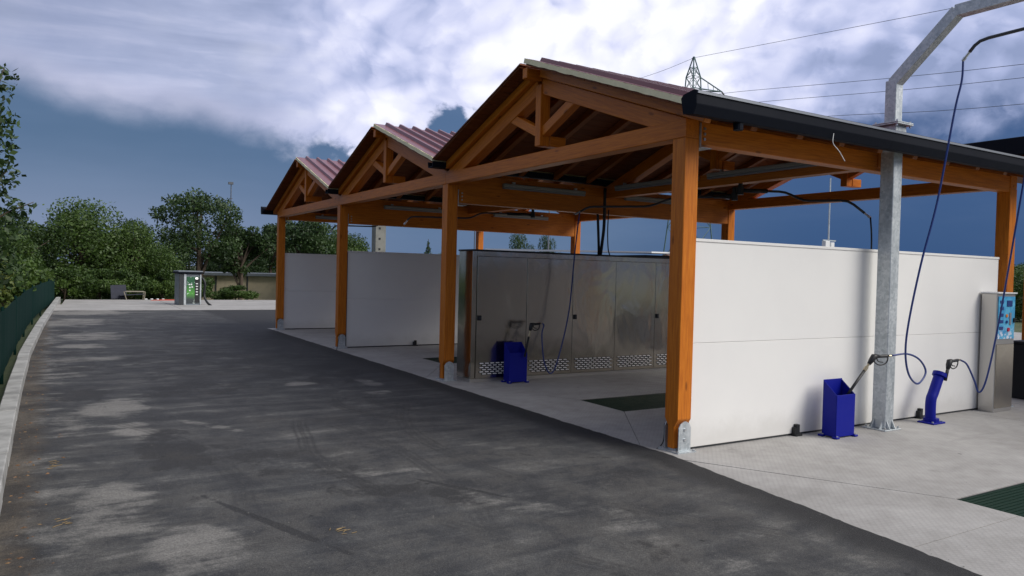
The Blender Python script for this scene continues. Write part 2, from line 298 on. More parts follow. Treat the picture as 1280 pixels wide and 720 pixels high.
TYRES = [(-0.35, 3.6, 1.78, 0.10, 0.35, 1.0), (-0.35, 3.6, 1.30, 0.10, 0.35, 1.0), (3.0, 1.0, 6.1, 0.11, 0.35, 0.7), (3.0, 1.0, 5.0, 0.11, 0.4, 0.6), (-6.5, 12.0, 6.4, 0.12, 0.3, 0.8), (-6.5, 12.0, 5.0, 0.12, 0.33, 0.7), (-9.0, 1.0, 6.8, 0.10, 0.4, 0.6), (-9.0, 1.0, 5.3, 0.10, 0.4, 0.6)]
M_ASPH = mat('worn asphalt', fn=f_asph)
def f_soil(t, b):
    co = t.add('ShaderNodeTexCoord').outputs['Object']; n = t.noise(co, 0.3, 8, 0.65); n2 = t.noise(co, 8.0, 5, 0.7)
    t.put(b.inputs['Base Color'], t.ramp(t.m('ADD', t.m('MULTIPLY', n, 0.6), t.m('MULTIPLY', n2, 0.4)), [(0.3, (0.03, 0.04, 0.015)), (0.5, (0.055, 0.075, 0.025)), (0.7, (0.11, 0.11, 0.05))]))
    bump(t, b, n2, 0.6, 0.05)
M_SOIL = mat('rough grass', rough=0.9, fn=f_soil)
def leafmat(name, c1, c2):
    def fn(t, b):
        a = t.add('ShaderNodeAttribute'); a.attribute_name = 'tone'
        t.put(b.inputs['Base Color'], t.mix(a.outputs['Fac'], c1, c2))
        b.inputs['Roughness'].default_value = 0.55
        tr = t.add('ShaderNodeBsdfTranslucent'); t.put(tr.inputs[0], t.mix(a.outputs['Fac'], c1, c2))
        ms = t.add('ShaderNodeMixShader'); ms.inputs[0].default_value = 0.25
        t.l.new(b.outputs[0], ms.inputs[1]); t.l.new(tr.outputs[0], ms.inputs[2]); t.l.new(ms.outputs[0], t.n['Material Output'].inputs[0])
    return mat(name, fn=fn)
L_DARK = leafmat('dark leaves', (0.016, 0.040, 0.010), (0.05, 0.095, 0.020))
L_MID = leafmat('mid green leaves', (0.022, 0.055, 0.008), (0.085, 0.145, 0.022))
L_BLUE = leafmat('grey green leaves', (0.02, 0.05, 0.03), (0.06, 0.11, 0.05))
L_YEL = leafmat('yellow green leaves', (0.05, 0.09, 0.015), (0.17, 0.20, 0.04))
M_BARK = mat('bark', fn=f_dirty((0.09, 0.065, 0.045), 0.5, 12, 0.9))
# ------------------------------------------------------------------ mesh helpers
class MB:
    def __init__(s): s.v = []; s.f = []
    def box(s, x0, x1, y0, y1, z0, z1):
        b = len(s.v); s.v += [(x0, y0, z0), (x1, y0, z0), (x1, y1, z0), (x0, y1, z0), (x0, y0, z1), (x1, y0, z1), (x1, y1, z1), (x0, y1, z1)]
        s.f += [tuple(b+i for i in q) for q in ((0, 3, 2, 1), (4, 5, 6, 7), (0, 1, 5, 4), (1, 2, 6, 5), (2, 3, 7, 6), (3, 0, 4, 7))]; return s
    def prism(s, prof, axis, a, b_):
        """extrude a closed 2D outline along an axis from a to b_"""
        n = len(prof); o = len(s.v)
        def P(q, c): return {'x': (c, q[0], q[1]), 'y': (q[0], c, q[1]), 'z': (q[0], q[1], c)}[axis]
        s.v += [P(q, a) for q in prof] + [P(q, b_) for q in prof]
        s.f += [tuple(o+i for i in range(n)), tuple(o+n+i for i in reversed(range(n)))]
        s.f += [(o+i, o+n+i, o+n+(i+1) % n, o+(i+1) % n) for i in range(n)]; return s
    def tube(s, pts, r, n=8, caps=True):
        pts = [Vector(p) for p in pts]; rs = r if isinstance(r, (list, tuple)) else [r]*len(pts)
        o = len(s.v); prev = None
        for i, p in enumerate(pts):
            d = (pts[min(i+1, len(pts)-1)]-pts[max(i-1, 0)]).normalized()
            if prev is None:
                u = d.cross(Vector((0, 0, 1)) if abs(d.z) < 0.9 else Vector((1, 0, 0))).normalized()
            else: u = (prev-d*prev.dot(d)).normalized()
            prev = u; v = d.cross(u)
            for j in range(n):
                a = 2*math.pi*j/n; s.v.append(tuple(p+(u*math.cos(a)+v*math.sin(a))*rs[i]))
        for i in range(len(pts)-1):
            for j in range(n): s.f.append((o+i*n+j, o+i*n+(j+1) % n, o+(i+1)*n+(j+1) % n, o+(i+1)*n+j))
        if caps: s.f += [tuple(o+j for j in reversed(range(n))), tuple(o+(len(pts)-1)*n+j for j in range(n))]
        return s
    def bar(s, p, q, w_, h_, upv=(0, 0, 1)):
        p, q = Vector(p), Vector(q); d = (q-p).normalized(); sd_ = d.cross(Vector(upv)).normalized(); u = sd_.cross(d)
        o = len(s.v)
        for c in (p, q):
            for a, b_ in ((-1, -1), (1, -1), (1, 1), (-1, 1)): s.v.append(tuple(c+sd_*a*w_/2+u*b_*h_/2))
        s.f += [tuple(o+i for i in qd) for qd in ((0, 3, 2, 1), (4, 5, 6, 7), (0, 1, 5, 4), (1, 2, 6, 5), (2, 3, 7, 6), (3, 0, 4, 7))]; return s
    def mesh(s, name, m, bevel=0.0, smooth=False):
        me = bpy.data.meshes.new(name); me.from_pydata(s.v, [], s.f); me.update()
        bm = bmesh.new(); bm.from_mesh(me); bmesh.ops.recalc_face_normals(bm, faces=bm.faces)
        if bevel: bmesh.ops.bevel(bm, geom=[e for e in bm.edges], offset=bevel, segments=1, affect='EDGES')
        bm.to_mesh(me); bm.free()
        if smooth:
            for p_ in me.polygons: p_.use_smooth = True
        me.materials.append(m); return me
    def build(s, name, m, parent=None, bevel=0.0, smooth=False, loc=None):
        return place(name, s.mesh(name, m, bevel, smooth), parent, loc)
def place(name, me, parent=None, loc=None, mw=None):
    o = bpy.data.objects.new(name, me); C.objects.link(o)
    if parent is not None: o.parent = parent
    if mw is not None: o.matrix_basis = mw
    elif loc is not None: o.location = loc
    return o
def tag(o, label=None, cat=None, group=None, kind=None):
    for k_, v_ in (('label', label), ('category', cat), ('group', group), ('kind', kind)):
        if v_: o[k_] = v_
    return o
def thing(name, label, cat, loc=(0, 0, 0), rz=0.0, group=None):
    o = bpy.data.objects.new(name, None); C.objects.link(o); o.location = loc; o.rotation_euler = (0, 0, rz); o.empty_display_size = 0.2
    return tag(o, label, cat, group)
def copy_tree(o, parent=None):
    c = o.copy(); C.objects.link(c)
    if parent is not None: c.parent = parent
    for ch in list(o.children): copy_tree(ch, c)
    return c
def timber(name, p, q, w_, h_, parent, m=None, upv=(0, 0, 1), bevel=0.006):
    """a sawn timber whose grain runs along its own x axis; w_ = sideways, h_ = along up"""
    p, q = Vector(p), Vector(q); d = (q-p); L = d.length; d.normalize(); s_ = Vector(upv).cross(d).normalized(); u = d.cross(s_)
    me = MB().box(0, L, -w_/2, w_/2, -h_/2, h_/2).mesh(name, m or M_WOOD, bevel)
    mw = Matrix((d, s_, u)).transposed().to_4x4(); mw.translation = p
    return place(name, me, parent, mw=mw)
def smoothpts(pts, n=6):
    """Catmull-Rom through the points"""
    P = [Vector(p) for p in pts]; P = [P[0]*2-P[1]]+P+[P[-1]*2-P[-2]]; o = []
    for i in range(1, len(P)-2):
        for j in range(n):
            t_ = j/n; a, b_, c, d = P[i-1:i+3]
            o.append(0.5*((2*b_)+(c-a)*t_+(2*a-5*b_+4*c-d)*t_*t_+(3*b_-a-3*c+d)*t_**3))
    return o+[P[-2]]
# ------------------------------------------------------------------ ground
def f_h(x, y):
    d = max(0.0, y-33.0)/6.0
    return -0.16-1.1*min(1.0, d)
gx = [-900, -300, -120, -60, -30, -15, -8, 0, 8, 16, 30, 60, 120, 300, 900]; gy = [-900, -300, -100, -30, 0, 20, 33, 35, 37, 39, 45, 60, 100, 200, 400, 900, 2000]
mb = MB(); mb.v = [(x, y, f_h(x, y)) for y in gy for x in gx]
mb.f = [(j*len(gx)+i, j*len(gx)+i+1, (j+1)*len(gx)+i+1, (j+1)*len(gx)+i) for j in range(len(gy)-1) for i in range(len(gx)-1)]
tag(mb.build('ground', M_SOIL), kind='structure')
def ex(y): return -0.13 if y >= 0 else -0.13-0.115*(-y)**1.08
random.seed(9); edge_pts = []; yy = -7.4; wv = 0.0
while yy < 15.36:
    wv = wv*0.8+random.gauss(0, 0.0035); edge_pts.append((ex(yy)+0.012+wv+random.gauss(0, 0.004), yy)); yy += 0.045
mb = MB(); mb.prism([(-5.35, -12), (3.0, -12), (3.0, -7.52), (-1.2, -7.52)]+edge_pts+[(ex(15)+.01, 15.37), (3, 15.38), (26, 15.38), (26, 24.02), (-5.15, 24.02), (-5.3, 16.5), (-5.35, 10)], 'z', -0.13, 0.004)
tag(mb.build('asphalt_road', M_ASPH), kind='structure')
# concrete apron at the far end, in cast bays with joints
apr = bpy.data.objects.new('far_pavement', None); C.objects.link(apr); apr['kind'] = 'structure'
xs = [-5.05, -1.0, 3.2, 7.4, 11.6, 15.8, 20.0, 24.2]
for i in range(len(xs)-1):
    for y0, y1 in ((24.05, 28.2), (28.22, 32.4)):
        MB().prism([(xs[i]+0.01+(0.3 if i == 0 and y0 > 28 else 0), y0), (xs[i+1]-0.01, y0), (xs[i+1]-0.01, y1), (xs[i]+0.01+(0.45 if i == 0 and y0 > 28 else 0.15 if i == 0 else 0), y1)], 'z', -0.13, 0.012).build('concrete_slab', M_CONC, apr)
# kerb: cast stones one metre long
kerb = bpy.data.objects.new('kerb', None); C.objects.link(kerb); kerb['kind'] = 'structure'
kp = [(-5.22, -12), (-5.26, 0.5), (-5.31, 6), (-5.31, 10.2), (-5.2, 16.5), (-5.02, 23), (-4.8, 30.7), (-4.75, 32.4)]
def kx(y):
    for (x0, y0), (x1, y1) in zip(kp, kp[1:]):
        if y0 <= y <= y1: return x0+(x1-x0)*(y-y0)/(y1-y0)
    return kp[-1][0]
random.seed(3)
y = -9.0
while y < 32.3:
    y1 = min(y+1.0, 32.4); a, b_ = kx(y), kx(y1); dz = random.uniform(-0.003, 0.003); dx = random.uniform(-0.003, 0.003)
    m_ = MB(); o0 = 0
    m_.v = [(a+dx, y+.006, -0.14), (b_+dx, y1-.006, -0.14), (b_-.17+dx, y1-.006, -0.14), (a-.17+dx, y+.006, -0.14), (a-.015+dx, y+.006, .12+dz), (b_-.015+dx, y1-.006, .12+dz), (b_-.17+dx, y1-.006, .12+dz), (a-.17+dx, y+.006, .12+dz)]
    m_.f = [(0, 1, 5, 4), (1, 2, 6, 5), (2, 3, 7, 6), (3, 0, 4, 7), (4, 5, 6, 7), (0, 3, 2, 1)]
    m_.build('kerbstone', M_KERB, kerb, bevel=0.008); y += 1.0
# wash bay floor slabs
S, W, D, H = 4.9324, 0.1745, 5.96, 2.95
YC = [2.5+S*i for i in range(3)]
slab = bpy.data.objects.new('wash_floor', None); C.objects.link(slab); slab['kind'] = 'structure'
def poly_slab(pts, z=0.0):
    c = Vector((sum(p[0] for p in pts)/len(pts), sum(p[1] for p in pts)/len(pts))); q = []
    for p in pts:
        d = (Vector(p)-c); q.append(tuple(Vector(p)-d.normalized()*0.0045))
    MB().prism(q, 'z', -0.15, z).build('concrete_slab', M_CONC, slab)
def ex(y): return -0.13 if y >= 0 else -0.13-0.115*(-y)**1.08
for yc in (-2.5, 2.32, 7.3, 12.25):
    lo, hi = {-2.5: (-4.95, 0.075), 2.32: (0.075, 5.02), 7.3: (5.02, 9.94), 12.25: (9.94, 15.35)}[yc]
    a, b_ = yc-0.45, yc+0.45; dl, dh = (0.28, 0.25)
    if yc == -2.5:
        poly_slab([(ex(lo), lo), (0.93, a), (0.93, yc), (ex(yc), yc)]); poly_slab([(ex(yc), yc), (0.93, yc), (0.93, b_), (ex(-0.2), -0.2)])
    else: poly_slab([(ex(lo+dl), lo+dl), (0.93, a), (0.93, b_), (ex(hi-dh), hi-dh)])
    poly_slab([(ex(lo), lo), (5.1, lo), (5.1, a), (0.93, a), (ex(lo+dl), lo+dl)])
    poly_slab([(ex(hi-dh), hi-dh), (0.93, b_), (5.1, b_), (5.1, hi), (ex(hi), hi)])
    poly_slab([(5.1, lo), (7.2, lo), (7.2, hi), (5.1, hi)])
MB().prism([(-0.10, -4.9), (-0.10, 15.3), (0.91, 15.3), (0.91, -4.9)], 'z', -0.14, -0.012).build('bedding', M_KERB, slab)
poly_slab([(ex(-4.95), -4.95), (ex(-7.5), -7.5), (7.2, -7.5), (7.2, -4.95)])
MB().box(7.22, 24, -8, 15.3, -0.15, -0.006).build('concrete_slab', M_CONC, slab)
# grey cracks of mortar / tar smear ignored; drain gratings lie in the pits
for i, (yc, lb) in enumerate(((-2.5, 'dark green drain grating in the open wash bay, at the right edge of the photo'), (2.32, 'dark green drain grating on the floor in front of the stainless cabinets'), (7.3, 'dark green drain grating in the middle wash bay behind the cabinets'))):
    g = thing('drain_grating', lb, 'drain grating', (0.93, yc, -0.01), 0, 'green drain gratings in the wash bays')
    MB().box(0.002, 4.165, -0.448, 0.448, -0.12, -0.11).build('pit_bottom', M_PIT, g)
    m_ = MB()
    for j in range(22):
        yy = -0.43+j*0.041; m_.box(0.012, 4.155, yy-0.0155, yy+0.0155, -0.045, 0.0)
    for j in range(9): m_.box(0.25+j*0.45, 0.262+j*0.45, -0.44, 0.44, -0.05, -0.012)
    b_ = m_.build('grating_bars', M_GRATE, g)
    m_ = MB(); m_.box(0.001, 4.166, -0.449, -0.443, -0.1, 0.004); m_.box(0.001, 4.166, 0.443, 0.449, -0.1, 0.004); m_.box(0.001, 0.007, -0.443, 0.443, -0.1, 0.004); m_.box(4.16, 4.166, -0.443, 0.443, -0.1, 0.004)
    m_.build('frame', M_DKMETAL, g)
# ------------------------------------------------------------------ the timber canopy
cp = thing('wash_canopy', 'orange timber canopy of three gabled bays roofed in wine red sheet metal', 'canopy')
SL = 0.358; TH = math.atan(SL)
PZ = 4.02                                    # top of truss rafters at the apex
bolt_me = MB().tube([(0, 0, 0), (0, -0.012, 0)], 0.014, 8).mesh('bolt', M_BOLT)
def post_base(y0, x0, parent, gable=True):
    m_ = MB()
    for yy, s_ in ((y0-0.009, 1), (y0+W+0.001, 1)):
        pr = [(x0+0.012, 0.012), (x0+W-0.008, 0.012), (x0+W-0.008, 0.23), (x0+W-0.03, 0.27), (x0+W-0.07, 0.29), (x0+0.08, 0.29), (x0+0.035, 0.27), (x0+0.012, 0.23)]
        m_.prism(pr, 'y', yy, yy+0.008)
    m_.box(x0-0.03, x0+W+0.03, y0-0.05, y0+W+0.05, 0.0, 0.0115)
    pb = m_.build('post_base', M_GALV, parent)
    for zz in (0.12, 0.22):
        place('bolt', bolt_me, pb, (x0+W/2, y0-0.009, zz)); place('bolt', bolt_me, pb, (x0+W/2, y0+W+0.02, zz))
    for ax, ay in ((-0.015, -0.03), (W+0.015, -0.03), (-0.015, W+0.03), (W+0.015, W+0.03)):
        mw = Matrix.Rotation(-math.pi/2, 4, 'X'); mw.translation = (x0+ax, y0+ay, 0.012); place('bolt', bolt_me, pb, mw=mw)
for x0 in (0.0, D-0.0):
    for i in range(4):
        y0 = i*S; ztop = H if x0 == 0 else H
        # post with routed foot: chamfer-cut sides above the shoe
        prof = [(0, 0.03), (0, ztop)]; me = MB()
        c = 0.045
        pts = [(y0+c, 0.03), (y0+W-c, 0.03), (y0+W-c, 0.24), (y0+W, 0.31), (y0+W, ztop), (y0, ztop), (y0, 0.31), (y0+c, 0.24)]
        mm = MB().prism([(p[1], p[0]-y0-W/2) for p in pts], 'z', -W/2, W/2).mesh('post', M_WOOD, 0.005)   # length runs along local x
        mw = Matrix(((0, 0, 1, x0+W/2), (0, 1, 0, y0+W/2), (1, 0, 0, 0), (0, 0, 0, 1)))
        p_ = place('post', mm, cp, mw=mw)
        sub = bpy.data.objects.new('post_base', None)
        # shoe as a part of the post: build in the post's local frame
        tmp_parent = p_; inv = mw.inverted()
        m_ = MB()
        for yy in (y0-0.009+c*0, y0+W+0.001):
            pr = [(x0+0.012, 0.012), (x0+W-0.008, 0.012), (x0+W-0.008, 0.23), (x0+W-0.03, 0.27), (x0+W-0.07, 0.29), (x0+0.08, 0.29), (x0+0.035, 0.27), (x0+0.012, 0.23)]
            m_.prism(pr, 'y', yy, yy+0.008)
        m_.box(x0-0.03, x0+W+0.03, y0-0.05, y0+W+0.05, 0.0, 0.0115)
        m_.box(x0+0.02, x0+W-0.02, y0+c-0.01, y0+W-c+0.01, 0.0115, 0.029)
        pb = m_.build('post_base', M_GALV, p_); pb.matrix_basis = inv
        for zz in (0.12, 0.215):
            b_ = place('bolt', bolt_me, cp); b_.location = (x0+W/2, y0-0.009, zz)
        for ax, ay in ((-0.015, -0.03), (W+0.015, -0.03), (-0.015, W+0.03), (W+0.015, W+0.03)):
            mwb = Matrix.Rotation(-math.pi/2, 4, 'X'); mwb.translation = (x0+ax, y0+ay, 0.012); place('bolt', bolt_me, cp, mw=mwb)
for xt, first in ((0.0, 1), (2.98, 0), (D, 0)):
    for i in range(3):
        yc = YC[i]; ya = i*S+(0.0 if i == 0 else W/2+0.001); yb = (i+1)*S+(W/2 if i < 2 else W)
        x1 = 0.17
        timber('tie_beam', (xt+x1/2, ya, H+0.088), (xt+x1/2, yb, H+0.088), x1, 0.172, cp)
        hy = 2.48
        th = 0.19*math.cos(TH)
        for s_ in (-1, 1):
            e = hy if not (i == 0 and s_ == -1) and not (i == 2 and s_ == 1) else 2.50
            za = PZ-0.095; p0 = (xt+x1/2, yc+s_*0.03, za-0.03*SL); p1 = (xt+x1/2, yc+s_*e*0.985, za-SL*e*0.985)
            timber('rafter', p0, p1, x1-0.008, th, cp)
            timber('strut', (xt+0.07, yc+s_*0.04, 3.36), (xt+0.07, yc+s_*0.74, 3.665), 0.11, 0.115, cp)
        timber('king_post', (xt+0.052, yc, 3.19), (xt+0.052, yc, 3.93), 0.115, 0.14, cp, upv=(1, 0, 0))
        MB().box(xt+0.125, xt+0.36, yc-0.065, yc+0.065, 3.192, 3.32).build('beam_stub', M_WOOD, cp, 0.005)
# side beams between front and back posts; the two inner ones are deeper
for i, zb in enumerate((2.905, 2.68, 2.58, 2.89)):
    y0 = i*S+0.01; z0, z1 = zb, 3.118
    timber('side_beam', (W+0.003, y0+0.075, (z0+z1)/2), (D-0.003, y0+0.075, (z0+z1)/2), 0.15, z1-z0, cp)
    b_ = MB(); b_.box(W+0.0005, W+0.003, y0-0.03, y0-0.004, zb-0.03, zb+0.2); b_.box(W+0.0005, W+0.14, y0-0.03, y0+0.14, zb-0.036, zb-0.03); b_.build('beam_hanger', M_GALV, cp)
    for xx in (W+0.07,):
        for zz in (zb+0.05, zb+0.10, zb+0.15): place('bolt', bolt_me, cp, (xx, y0, zz))
# ridge purlins, common rafters, boards, sheets, foam edges
plank_w = 0.138
XE0, XE1 = -0.25, 6.42
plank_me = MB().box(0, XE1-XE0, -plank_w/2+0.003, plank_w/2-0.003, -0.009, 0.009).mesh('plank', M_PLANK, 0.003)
for i in range(3):
    yc = YC[i]
    timber('ridge_purlin', (XE0+0.03, yc, 4.035), (XE1-0.02, yc, 4.035), 0.10, 0.125, cp)
    for s_ in (-1, 1):
        outer = (i == 0 and s_ == -1) or (i == 2 and s_ == 1)
        e = 2.80 if outer else 2.44
        u = Vector((0, s_*math.cos(TH), -math.sin(TH))); nrm = Vector((0, s_*math.sin(TH), math.cos(TH)))
        def P(x, t_, n_): return Vector((x, yc, PZ))+u*t_+nrm*n_
        Ls = e/math.cos(TH)
        xs_ = [-0.06+W*0] + [0.55+0.66*j for j in range(9)]
        for j, xx in enumerate(xs_):
            w_ = 0.09
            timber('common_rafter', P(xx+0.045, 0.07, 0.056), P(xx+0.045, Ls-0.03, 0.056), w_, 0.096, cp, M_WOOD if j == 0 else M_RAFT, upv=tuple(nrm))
        npl = int(Ls/plank_w)
        for j in range(npl):
            t_ = 0.03+plank_w*(j+0.5)
            mw = Matrix((Vector((1, 0, 0)), u*1.0, Vector((1, 0, 0)).cross(u))).transposed().to_4x4(); mw.translation = P(XE0, t_, 0.116)
            place('plank', plank_me, cp, mw=mw)
        # sandwich roof sheet: foam core with trapezoid ribs above
        th_f = 0.058 if s_ == -1 else 0.022
        m_ = MB()
        def sheetpt(x, t_, n_): return tuple(P(x, t_, n_))
        o0 = 0
        prof = []     # cross-section along x (x, n)
        xx = XE0+0.0; prof.append((xx, 0.0))
        base = 0.128+th_f
        r0 = 0.20
        while XE0+r0+0.12 < XE1:
            a = XE0+r0; prof += [(a, 0.0), (a+0.016, 0.046), (a+0.056, 0.046), (a+0.072, 0.0)]; r0 += 0.255
        prof.append((XE1, 0.0))
        n_ = len(prof); tt = (-0.0, Ls+0.03)
        for t_ in tt:
            for (xx, nn) in prof: m_.v.append(sheetpt(xx, t_, base+nn))
        for j in range(n_-1): m_.f.append((j, j+1, n_+j+1, n_+j))
        o_ = len(m_.v)
        for t_ in tt:
            for (xx, nn) in prof: m_.v.append(sheetpt(xx, t_, base+nn-0.003))
        for j in range(n_-1): m_.f.append((o_+j, o_+n_+j, o_+n_+j+1, o_+j+1))
        for j in range(n_-1):
            m_.f.append((n_+j, n_+j+1, o_+n_+j+1, o_+n_+j))
        m_.build('roof_sheet', M_TIN, cp)
        # foam
        m_ = MB(); nseg = 26; random.seed(i*7+s_)
        wk = 1.0 if s_ == -1 else 0.2
        wob = [(random.uniform(-0.006, 0.006)*wk, random.uniform(-0.005, 0.005)*wk) for _ in range(nseg+1)]
        for j in range(nseg+1):
            t_ = 0.0+(Ls+0.01)*j/nseg; dx, dn = wob[j]
            for xx, nn in ((XE0-0.012+dx, 0.127-dn), (XE0-0.012+dx, base-0.004+dn*0.3), (XE1, base-0.004), (XE1, 0.127)): m_.v.append(sheetpt(xx, t_, nn))
        for j in range(nseg):
            a = j*4
            for q in range(4): m_.f.append((a+q, a+(q+1) % 4, a+4+(q+1) % 4, a+4+q))
        m_.f += [(0, 1, 2, 3), (nseg*4+3, nseg*4+2, nseg*4+1, nseg*4)]
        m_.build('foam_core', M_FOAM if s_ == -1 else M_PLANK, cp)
# outer gutters and valley gutters
def gutter(y0, s_, zt, x0, x1, name='gutter'):
    pr = [(y0, zt-0.03), (y0+s_*0.03, zt-0.17), (y0+s_*0.15, zt-0.185), (y0+s_*0.185, zt-0.10), (y0+s_*0.185, zt+0.012), (y0+s_*0.165, zt+0.025), (y0+s_*0.03, zt+0.0)]
    g = MB().prism(pr, 'x', x0, x1).build(name, M_GUT, cp, 0.004)
    MB().prism([(y0+s_*0.17, zt+0.014), (y0+s_*0.197, zt+0.010), (y0+s_*0.197, zt-0.012), (y0+s_*0.187, zt-0.012)], 'x', x0+0.005, x1-0.005).build('gutter_rim', M_GUTR, g)
    for px_ in (0.0,):
        c = MB(); c.prism([(a*1.0, b_) for a, b_ in pr], 'x', x0-0.004, x0-0.001); c.build('end_cap', M_GUT, g)
    return g
g = gutter(-0.27, -1, 3.235, -0.33, 6.6)
MB().tube([(0.28, -0.37, 3.07), (0.28, -0.37, 2.99)], 0.045, 14).build('outlet', M_GUT, cp)
g2 = gutter(15.19, 1, 3.215, -0.33, 6.6)
for i in (1, 2):
    yv = (YC[i-1]+YC[i])/2
    MB().prism([(yv-0.09, 3.255), (yv-0.075, 3.255), (yv-0.06, 3.185), (yv+0.06, 3.185), (yv+0.075, 3.255), (yv+0.09, 3.255), (yv+0.075, 3.17), (yv-0.075, 3.17)], 'x', XE0-0.03, XE1+0.1).build('valley_gutter', M_GUT, cp)
# fluorescent lamps
def lamp(p, q, label):
    p, q = Vector(p), Vector(q); t_ = thing('strip_light', label, 'light fitting', tuple(p), 0, 'unlit strip lights under the canopy')
    d = q-p
    MB().bar((0, 0, 0), d, 0.085, 0.055).build('lamp_housing', M_TUBE, t_, 0.012)
    MB().bar(Vector((0, 0, -0.042)), d-Vector((0, 0, 0.042)), 0.06, 0.026).build('diffuser', M_GUTR, t_, 0.006)
    m_ = MB(); e_ = d.normalized()
    for a in (0.12, 0.88): m_.bar(d*a+Vector((0, 0, 0.028)), d*a+Vector((0, 0, 0.06)), 0.03, 0.05, upv=(1, 0, 0))
    m_.build('bracket', M_GALV, t_)
lamp((0.92, 4.87, 3.0), (2.49, 4.87, 3.0), 'strip light on the deep beam left above the stainless cabinets')
lamp((3.35, 4.87, 3.0), (4.92, 4.87, 3.0), 'strip light on the deep beam above the right half of the cabinets')
lamp((0.93, 9.8, 2.98), (2.4, 9.8, 2.98), 'strip light on the beam of the middle bay, seen between second and third post')
lamp((3.6, 9.8, 2.98), (5.1, 9.8, 2.98), 'strip light farther back on the beam of the middle bay')
lamp((0.95, 14.73, 3.02), (2.48, 14.73, 3.02), 'strip light on the far end beam above the far bay')
lamp((2.93, 2.75, 3.10), (2.93, 4.6, 3.10), 'strip light along the middle truss of the near bay, farther from the open side')
lamp((2.93, 0.45, 3.10), (2.93, 2.55, 3.10), 'strip light along the middle truss of the near bay, behind the steel hose pole')
lamp((2.93, 6.5, 3.10), (2.93, 8.4, 3.10), 'strip light along the middle truss of the middle bay')
lamp((5.90, 6.0, 3.06), (5.90, 7.6, 3.06), 'strip light on the back tie beam of the middle bay')
# ------------------------------------------------------------------ white partition walls
def wall(y0, x0, x1, label):
    t_ = thing('partition_wall', label, 'wall', (x0, y0, 0), 0, 'white partition walls between the wash bays')
    L = x1-x0
    for z0, z1 in ((0.022, 1.0190), (1.0215, 1.99)):
        m_ = MB(); m_.box(0, L, 0, 0.06, z0, z1); m_.build('panel', M_PANEL, t_, 0.003)
    MB().box(-0.004, L+0.004, -0.008, 0.068, 1.991, 2.02).build('top_trim', M_PANEL, t_, 0.003)
    MB().box(-0.012, -0.001, -0.004, 0.064, 0.04, 1.988).build('end_trim', M_DKMETAL, t_)
    m_ = MB(); m_.box(0.02, L-0.02, 0.015, 0.045, 0.0, 0.0215); m_.build('bottom_rail', M_DKMETAL, t_)
    for a in (1.5, 3.8):
        m_ = MB(); m_.box(a, a+0.10, -0.06, 0.012, 0.0, 0.02); m_.box(a, a+0.02, -0.05, -0.001, 0.02, 0.09); m_.box(a+0.03, a+0.075, -0.045, -0.001, 0.02, 0.12); m_.build('floor_bracket', M_BLACK, t_)
wall(0.045, 0.19, 5.81, 'white partition wall behind the blue lance bucket and the steel pole')
wall(9.91, 0.20, 5.81, 'white partition wall behind the second timber post from the left')
wall(14.85, 0.18, 5.81, 'white partition wall at the far left end of the canopy')
# ------------------------------------------------------------------ stainless plant cabinets
cb = thing('plant_cabinet', 'long stainless steel plant cabinet with numbered-free doors and vent slots'.replace('numbered-free ', 'locked '), 'cabinet', (0.30, 4.65, 0))
XL = 5.45; DW = 0.88
m_ = MB(); m_.box(0.01, XL-0.01, 0.02, 0.42, 0.06, 1.965); m_.build('carcass', M_INOX, cb)
MB().box(0, 0.075, 0, 0.44, 0.05, 1.96).build('side_panel', M_INOX, cb, 0.004)
MB().box(XL-0.05, XL, 0, 0.44, 0.05, 1.96).build('side_panel', M_INOX, cb, 0.004)
MB().box(-0.004, XL+0.004, 0.004, 0.43, 0.0, 0.048).build('plinth', M_INOXL, cb)
MB().box(-0.012, XL+0.012, -0.014, 0.45, 1.962, 1.985).build('roof_plate', M_BLACK, cb, 0.003)
MB().box(0.077, XL-0.052, -0.002, 0.02, 1.885, 1.96).build('header', M_INOX, cb, 0.003)
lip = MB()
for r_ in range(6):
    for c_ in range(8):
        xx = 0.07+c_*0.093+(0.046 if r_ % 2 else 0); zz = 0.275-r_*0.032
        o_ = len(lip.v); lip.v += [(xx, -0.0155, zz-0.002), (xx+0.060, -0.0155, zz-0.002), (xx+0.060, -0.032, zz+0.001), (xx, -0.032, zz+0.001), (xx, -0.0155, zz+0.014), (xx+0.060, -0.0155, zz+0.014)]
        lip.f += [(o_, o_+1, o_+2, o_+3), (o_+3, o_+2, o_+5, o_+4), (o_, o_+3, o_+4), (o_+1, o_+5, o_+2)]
hole = MB()
for r_ in range(6):
    for c_ in range(8):
        xx = 0.07+c_*0.093+(0.046 if r_ % 2 else 0); zz = 0.275-r_*0.032
        hole.box(xx-0.012, xx+0.074, -0.0150, -0.0142, zz-0.010, zz+0.021)
hole_me = hole.mesh('vent_opening', M_BLACK)
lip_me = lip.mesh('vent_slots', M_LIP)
door_me = MB().box(0.003, DW-0.003, -0.014, 0.018, 0.055, 1.882).mesh('door', M_INOX, 0.003)
lock_me = MB().box(0.018, 0.078, -0.034, -0.0145, 0.925, 1.0).mesh('lock', M_BLACK, 0.006)
knob_me = MB().tube([(0.048, -0.034, 0.965), (0.048, -0.044, 0.965)], 0.017, 10).mesh('lock_knob', M_DKMETAL)
for j in range(6):
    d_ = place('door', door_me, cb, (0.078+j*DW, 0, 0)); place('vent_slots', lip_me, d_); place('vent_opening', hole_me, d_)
    if j % 2 == 0: place('lock', lock_me, d_); place('lock_knob', knob_me, d_)
